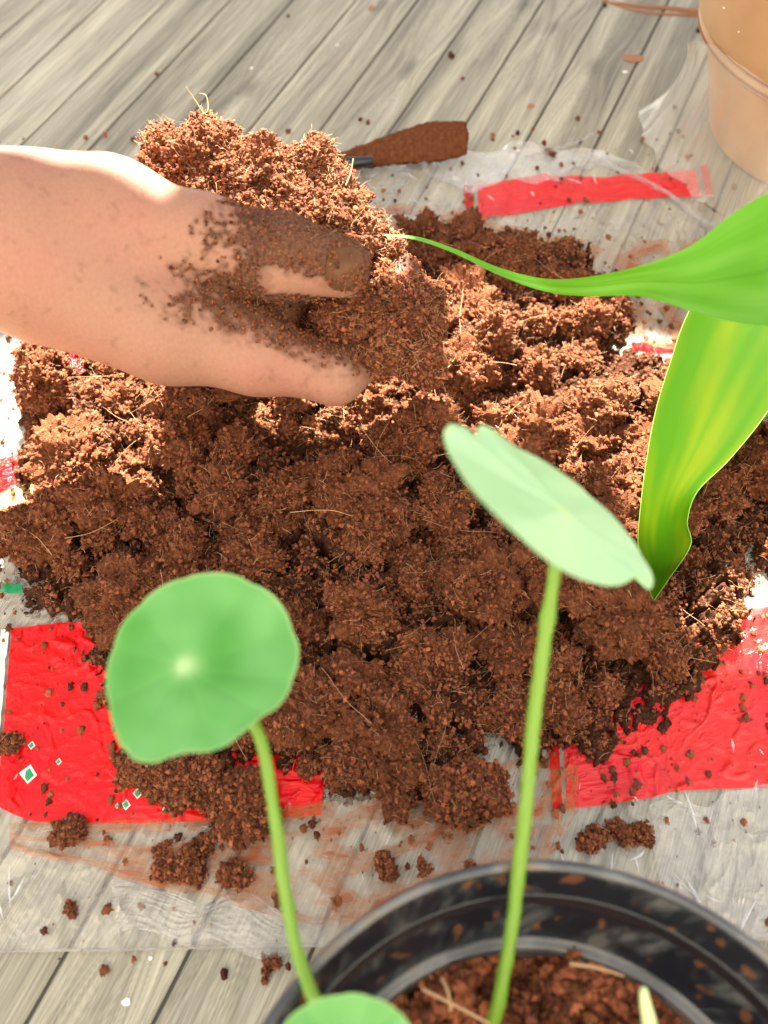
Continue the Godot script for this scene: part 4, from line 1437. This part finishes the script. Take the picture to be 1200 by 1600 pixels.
func build_tan_pot() -> void:
	var c := Vector3(0.254, 0, -0.462)
	var t := thing("flower_pot", "tan plastic flower pot with a rolled collar at the top right", "flower pot", c)
	var body_ := [Vector2(0.0, 0.0), Vector2(0.057, 0.0), Vector2(0.0605, 0.003), Vector2(0.0785, 0.058), Vector2(0.079, 0.060)]
	obj("body", lathe(c, smooth_profile(body_, 6), 96), M.clay, t)
	var collar := [Vector2(0.079, 0.0598), Vector2(0.0835, 0.0602), Vector2(0.0852, 0.0622), Vector2(0.0850, 0.0645), Vector2(0.0838, 0.066), Vector2(0.0842, 0.068), Vector2(0.0868, 0.070), Vector2(0.1000, 0.185), Vector2(0.103, 0.188), Vector2(0.103, 0.194), Vector2(0.099, 0.196), Vector2(0.095, 0.190), Vector2(0.080, 0.062), Vector2(0.058, 0.004), Vector2(0.0, 0.003)]
	obj("collar", lathe(c, smooth_profile(collar, 4), 96), M.clay_light, t)
	for g in [Vector2(0.0850, 0.0635), Vector2(0.0846, 0.0685)]:
		obj("groove_line", lathe(c, [Vector2(g.x - 0.002, g.y - 0.0012), Vector2(g.x + 0.0004, g.y - 0.0006), Vector2(g.x + 0.0004, g.y + 0.0006), Vector2(g.x - 0.002, g.y + 0.0012)], 96), M.clay_line, t)
	for k in 26:
		var an := rng.randf_range(2.0, 3.6)
		var hh := rng.randf_range(0.075, 0.12)
		var rr := 0.0850 + (hh - 0.070) * 0.2155
		var r := rng.randf_range(0.0004, 0.0010)
		if k == 0:
			continue
		var m := SphereMesh.new()
		m.radius = r
		m.height = r
		m.radial_segments = 8
		m.rings = 4
		var o := obj("paint_fleck", m, M.spot_white, t, true)
		o.position = Vector3(cos(an) * rr, hh, -sin(an) * -rr)
	# clear film leaning on the pot
	var f := thing("film_flap", "loose flap of clear plastic leaning against the tan pot", "plastic film", Vector3(0.1990, 0.0000, -0.4105))
	var v := PackedVector3Array()
	var idx := PackedInt32Array()
	var uv := PackedVector2Array()
	for j in 61:
		for i in 61:
			var s := i / 60.0
			var q := j / 60.0
			var an := lerpf(3.35, 1.75, s)
			var hh := 0.075 * (1.0 - q) * (0.55 + 0.45 * sin(s * PI))
			var rr := 0.066 + hh * 0.33 + 0.004 + 0.004 * n_wrinkle.get_noise_2d(s * 0.14, hh * 0.25) + 0.03 * q * q
			v.append(c + Vector3(cos(an) * rr, hh + 0.0022, sin(an) * rr))
			uv.append(Vector2(s, q))
	for j in 60:
		for i in 60:
			var a := j * 61 + i
			idx.append_array([a, a + 1, a + 61, a + 1, a + 62, a + 61])
	obj("clear_film", array_mesh(v, idx, uv), M.smooth_film, f)


func build_black_pot() -> void:
	var c := Vector3(0.0392, 0, 0.0430)
	var t := thing("black_pot", "black plastic pot with muddy inner wall and grey rim at the bottom", "flower pot", c)
	var r := 0.0818
	var outer := [Vector2(0.0, 0.0), Vector2(0.056, 0.0), Vector2(0.058, 0.002), Vector2(0.074, 0.088), Vector2(0.0785, 0.089)]
	obj("outer_wall", lathe(c, smooth_profile(outer, 4), 96), M.black, t)
	var lip := [Vector2(0.0785, 0.089), Vector2(0.0812, 0.0905), Vector2(r + 0.0002, 0.094), Vector2(r, 0.0988), Vector2(0.0812, 0.1000), Vector2(0.0802, 0.1002), Vector2(0.0792, 0.0997), Vector2(0.0788, 0.0985)]
	obj("rim", lathe(c, smooth_profile(lip, 4), 128), M.pot_rim, t)
	obj("inner_wall", lathe(c, smooth_profile([Vector2(0.0788, 0.0985), Vector2(0.0668, 0.0665)], 10), 128), M.pot, t)
	var ledge := [Vector2(0.0668, 0.0665), Vector2(0.0660, 0.0658), Vector2(0.0640, 0.0655), Vector2(0.0632, 0.0640), Vector2(0.060, 0.030), Vector2(0.0, 0.028)]
	obj("ledge", lathe(c, smooth_profile(ledge, 4), 128), M.pot_rim, t)
	# soil in the pot
	var s := thing("potting_soil", "dark reddish coir soil filling the black pot", "soil", c)
	var v := PackedVector3Array()
	var idx := PackedInt32Array()
	var n := 150
	for j in n + 1:
		for i in n + 1:
			var a := (float(i) / n * 2.0 - 1.0)
			var b := (float(j) / n * 2.0 - 1.0)
			var d := Vector2(a, b)
			var mx := maxf(absf(a), absf(b))
			if d.length() > 0.0:
				d = d / d.length() * mx
			var x := c.x + d.x * 0.0636
			var z := c.z + d.y * 0.0636
			var y := 0.062 + 0.010 * n_big.get_noise_2d(x * 1.6 + 2.0, z * 1.6) - 0.006 * pow(d.length(), 4.0) + 0.004 * n_mid.get_noise_2d(x, z) - 0.0014 * n_cell.get_noise_2d(x, z)
			v.append(Vector3(x, y, z))
	for j in n:
		for i in n:
			var a := j * (n + 1) + i
			idx.append_array([a, a + 1, a + n + 1, a + 1, a + n + 2, a + n + 1])
	var am := array_mesh(v, idx)
	obj("coir_fill", am, M.soil, s).set_meta("kind", "stuff")
	dress(s, v, am.surface_get_arrays(0)[Mesh.ARRAY_NORMAL], 0.0013, 9000, 120, 0.007)
	for q in [[Vector3(0.0100, 0.0780, -0.0104), Vector3(0.0197, 0.0790, -0.0060), Vector3(0.0270, 0.0780, -0.0025)], [Vector3(0.0151, 0.0780, -0.0129), Vector3(0.0166, 0.0790, -0.0096), Vector3(0.0173, 0.0780, -0.0053)], [Vector3(0.0490, 0.0780, -0.0163), Vector3(0.0562, 0.0790, -0.0152), Vector3(0.0631, 0.0770, -0.0134)]]:
		obj("straw_fibre", tube(q, 0.0006, 0.0004, 12, 4), M.fibre_plain, s)


# ---------------------------------------------------------------- plants

func round_leaf(centre: Vector3, outline: Array, bowl: float, lobes: float, tint: float) -> ArrayMesh:
	var v := PackedVector3Array()
	var idx := PackedInt32Array()
	var col := PackedColorArray()
	var rings := 26
	var sides := 120
	for i in rings + 1:
		var t := float(i) / rings
		for k in sides:
			var a := float(k) / sides
			var e := along_closed(outline, a)
			var vein := pow(absf(sin(a * PI * 11.0 + 0.4)), 0.5)
			var edge := 1.0 - 0.030 * lobes * pow(1.0 - vein, 1.5)
			var p := centre.lerp(e, t * edge)
			p.y += bowl * (t * t - 0.6 * t) + 0.0007 * t * (vein - 0.6) + 0.0009 * n_big.get_noise_2d(p.x * 1.6 + tint, p.z * 1.6)
			v.append(p)
			var mott := 0.5 + 0.8 * n_mid.get_noise_2d(p.x * 0.35 + tint * 3.0, p.z * 0.35)
			var c := Color(0.07, 0.29, 0.035).lerp(Color(0.16, 0.42, 0.12), clampf(mott, 0.0, 1.0))
			if tint > 0.5:
				c = c.lerp(Color(0.46, 0.68, 0.44), 0.8)  # paler green stands in for the sheen on the tilted leaf
			c = c.lerp(Color(0.22, 0.46, 0.12), 0.14 * pow(1.0 - vein, 2.0) * (1.0 - 0.6 * t))
			c = c.lerp(Color(0.50, 0.68, 0.34), exp(-t * t * 90.0) * 0.8)
			c = c.lerp(Color(0.40, 0.60, 0.22), smoothstep(0.955, 1.0, t) * 0.6)
			col.append(c)
	for i in rings:
		for k in sides:
			var a := i * sides + k
			var b := i * sides + (k + 1) % sides
			idx.append_array([a, b, a + sides, b, b + sides, a + sides])
	return array_mesh(v, idx, PackedVector2Array(), col)


func build_pennywort() -> void:
	var g := "pennywort leaves on stalks growing from the black pot"
	var a := thing("pennywort", "round green pennywort leaf on a thin bent stalk at lower left", "plant", Vector3(-0.0066, 0.0720, 0.0032), g)
	var out_a := [Vector3(-0.0481, 0.1400, -0.0988), Vector3(-0.0361, 0.1400, -0.0984), Vector3(-0.0261, 0.1400, -0.0919), Vector3(-0.0206, 0.1400, -0.0813), Vector3(-0.0207, 0.1400, -0.0724), Vector3(-0.0237, 0.1400, -0.0654), Vector3(-0.0291, 0.1400, -0.0614), Vector3(-0.0368, 0.1400, -0.0551), Vector3(-0.0447, 0.1400, -0.0543), Vector3(-0.0516, 0.1400, -0.0520), Vector3(-0.0576, 0.1400, -0.0540), Vector3(-0.0620, 0.1400, -0.0617), Vector3(-0.0649, 0.1400, -0.0708), Vector3(-0.0646, 0.1400, -0.0805), Vector3(-0.0618, 0.1400, -0.0880), Vector3(-0.0557, 0.1400, -0.0949)]
	obj("leaf", round_leaf(Vector3(-0.0481, 0.1390, -0.0760), out_a, 0.004, 1.0, 0.0), M.penny, a)
	obj("stalk", tube([Vector3(-0.0488, 0.1360, -0.0771), Vector3(-0.0401, 0.1340, -0.0714), Vector3(-0.0310, 0.1280, -0.0638), Vector3(-0.0268, 0.1220, -0.0485), Vector3(-0.0238, 0.1140, -0.0310), Vector3(-0.0204, 0.1070, -0.0166), Vector3(-0.0163, 0.1020, -0.0072), Vector3(-0.0107, 0.0940, -0.0010), Vector3(-0.0066, 0.0720, 0.0039)], 0.0013, 0.0018, 60, 10, 0.3), M.stem, a)
	var b := thing("pennywort", "tilted pale pennywort leaf on a tall straight stalk at right centre", "plant", Vector3(0.0283, 0.0700, -0.0017), g)
	var out_b := [Vector3(0.0131, 0.1783, -0.1135), Vector3(0.0148, 0.1784, -0.1178), Vector3(0.0181, 0.1758, -0.1192), Vector3(0.0201, 0.1733, -0.1170), Vector3(0.0230, 0.1718, -0.1223), Vector3(0.0324, 0.1635, -0.1220), Vector3(0.0442, 0.1560, -0.1191), Vector3(0.0542, 0.1504, -0.1136), Vector3(0.0616, 0.1473, -0.1044), Vector3(0.0645, 0.1478, -0.0954), Vector3(0.0626, 0.1495, -0.0904), Vector3(0.0594, 0.1530, -0.0923), Vector3(0.0552, 0.1557, -0.0891), Vector3(0.0498, 0.1592, -0.0871), Vector3(0.0418, 0.1664, -0.0856), Vector3(0.0344, 0.1736, -0.0859), Vector3(0.0264, 0.1802, -0.0893), Vector3(0.0199, 0.1825, -0.0952), Vector3(0.0154, 0.1809, -0.1042)]
	obj("leaf", round_leaf(Vector3(0.0417, 0.1651, -0.1031), out_b, 0.0015, 0.7, 1.0), M.penny, b)
	obj("stalk", tube([Vector3(0.0419, 0.1624, -0.1040), Vector3(0.0404, 0.1588, -0.0982), Vector3(0.0393, 0.1517, -0.0901), Vector3(0.0373, 0.1397, -0.0757), Vector3(0.0358, 0.1282, -0.0622), Vector3(0.0344, 0.1112, -0.0432), Vector3(0.0321, 0.0918, -0.0220), Vector3(0.0297, 0.0790, -0.0082), Vector3(0.0280, 0.0688, -0.0008)], 0.0015, 0.0019, 60, 10, 0.3), M.stem, b)
	var c := thing("pennywort", "bright green pennywort leaf cut off by the bottom edge, over the pot rim", "plant", Vector3(-0.0066, 0.0700, 0.0061), g)
	var out_c := [Vector3(-0.0083, 0.1220, -0.0077), Vector3(-0.0014, 0.1220, -0.0067), Vector3(0.0041, 0.1220, -0.0035), Vector3(0.0074, 0.1220, 0.0026), Vector3(0.0053, 0.1220, 0.0105), Vector3(-0.0052, 0.1220, 0.0149), Vector3(-0.0170, 0.1220, 0.0127), Vector3(-0.0227, 0.1220, 0.0060), Vector3(-0.0221, 0.1220, -0.0003), Vector3(-0.0172, 0.1220, -0.0054)]
	obj("leaf", round_leaf(Vector3(-0.0074, 0.1210, 0.0038), out_c, 0.004, 0.8, 0.25), M.penny, c)
	obj("stalk", tube([Vector3(-0.0074, 0.1200, 0.0038), Vector3(-0.0066, 0.1000, 0.0060), Vector3(-0.0049, 0.0720, 0.0081)], 0.0016, 0.0018, 20, 8), M.stem, c)
	var d := thing("pennywort_shoot", "pale stubby shoot tip rising from the soil in the black pot", "plant", Vector3(0.0698, 0.0700, -0.0011))
	obj("shoot", tube([Vector3(0.0696, 0.0700, 0.0032), Vector3(0.0661, 0.0850, -0.0024), Vector3(0.0639, 0.0920, -0.0071), Vector3(0.0630, 0.0960, -0.0095)], 0.0026, 0.0009, 20, 10), M.sprout, d)


func build_broad_leaves() -> void:
	var p := thing("broad_leaf_plant", "leafy plant with two long broad green leaves arching in from the right", "plant", Vector3(0.3058, 0.0000, -0.3504))
	var up := [Vector3(0.0000, 0.1000, -0.2658), Vector3(0.0123, 0.1000, -0.2647), Vector3(0.0268, 0.1000, -0.2581), Vector3(0.0432, 0.1000, -0.2480), Vector3(0.0588, 0.1029, -0.2395), Vector3(0.0707, 0.1138, -0.2291), Vector3(0.0849, 0.1282, -0.2197), Vector3(0.0978, 0.1400, -0.2165), Vector3(0.1117, 0.1460, -0.2252), Vector3(0.1246, 0.1500, -0.2306), Vector3(0.1538, 0.1460, -0.2460), Vector3(0.2022, 0.1240, -0.2608)]
	var dn := [Vector3(0.0000, 0.1000, -0.2651), Vector3(0.0123, 0.1000, -0.2626), Vector3(0.0267, 0.1000, -0.2554), Vector3(0.0429, 0.1000, -0.2440), Vector3(0.0592, 0.0989, -0.2370), Vector3(0.0715, 0.1078, -0.2258), Vector3(0.0860, 0.1202, -0.2137), Vector3(0.0956, 0.1340, -0.1941), Vector3(0.1044, 0.1420, -0.1822), Vector3(0.1142, 0.1460, -0.1776), Vector3(0.1402, 0.1420, -0.1881), Vector3(0.1919, 0.1240, -0.2286)]
	var l1 := obj("leaf", strip(up, dn, 140, 30, 0.10, 0.004), M.leaf_pale, p)
	l1.set_meta("label", "pale green twisting leaf with a long thin tip")
	var lf := [Vector3(0.1858, 0.0670, -0.3170), Vector3(0.1477, 0.0640, -0.2921), Vector3(0.1288, 0.0590, -0.2633), Vector3(0.1188, 0.0550, -0.2404), Vector3(0.1104, 0.0510, -0.2187), Vector3(0.1042, 0.0470, -0.1964), Vector3(0.1002, 0.0430, -0.1781), Vector3(0.0980, 0.0390, -0.1632), Vector3(0.0991, 0.0360, -0.1537), Vector3(0.1011, 0.0330, -0.1475), Vector3(0.1028, 0.0310, -0.1436)]
	var rt := [Vector3(0.2227, 0.0670, -0.2968), Vector3(0.1981, 0.0670, -0.2776), Vector3(0.1763, 0.0660, -0.2532), Vector3(0.1626, 0.0630, -0.2287), Vector3(0.1500, 0.0590, -0.2101), Vector3(0.1340, 0.0540, -0.1923), Vector3(0.1211, 0.0490, -0.1808), Vector3(0.1172, 0.0430, -0.1709), Vector3(0.1182, 0.0390, -0.1626), Vector3(0.1088, 0.0350, -0.1501), Vector3(0.1032, 0.0310, -0.1431)]
	var l2 := obj("leaf", strip(lf, rt, 140, 30, 0.05, 0.003), M.leaf_deep, p)
	l2.set_meta("label", "yellow-green hanging leaf lit through by the sun")
	obj("leaf_edge", tube(lf, 0.0002, 0.0002, 90, 4), M.leaf_edge, l2).position = Vector3.ZERO
	obj("leaf_edge", tube(rt, 0.0002, 0.0002, 90, 4), M.leaf_edge, l2).position = Vector3.ZERO
	obj("stem", tube([Vector3(0.1766, 0.1040, -0.2600), Vector3(0.2219, 0.0850, -0.2884), Vector3(0.2709, 0.0400, -0.3218), Vector3(0.3058, 0.0000, -0.3504)], 0.003, 0.005, 24, 10), M.stem, p)
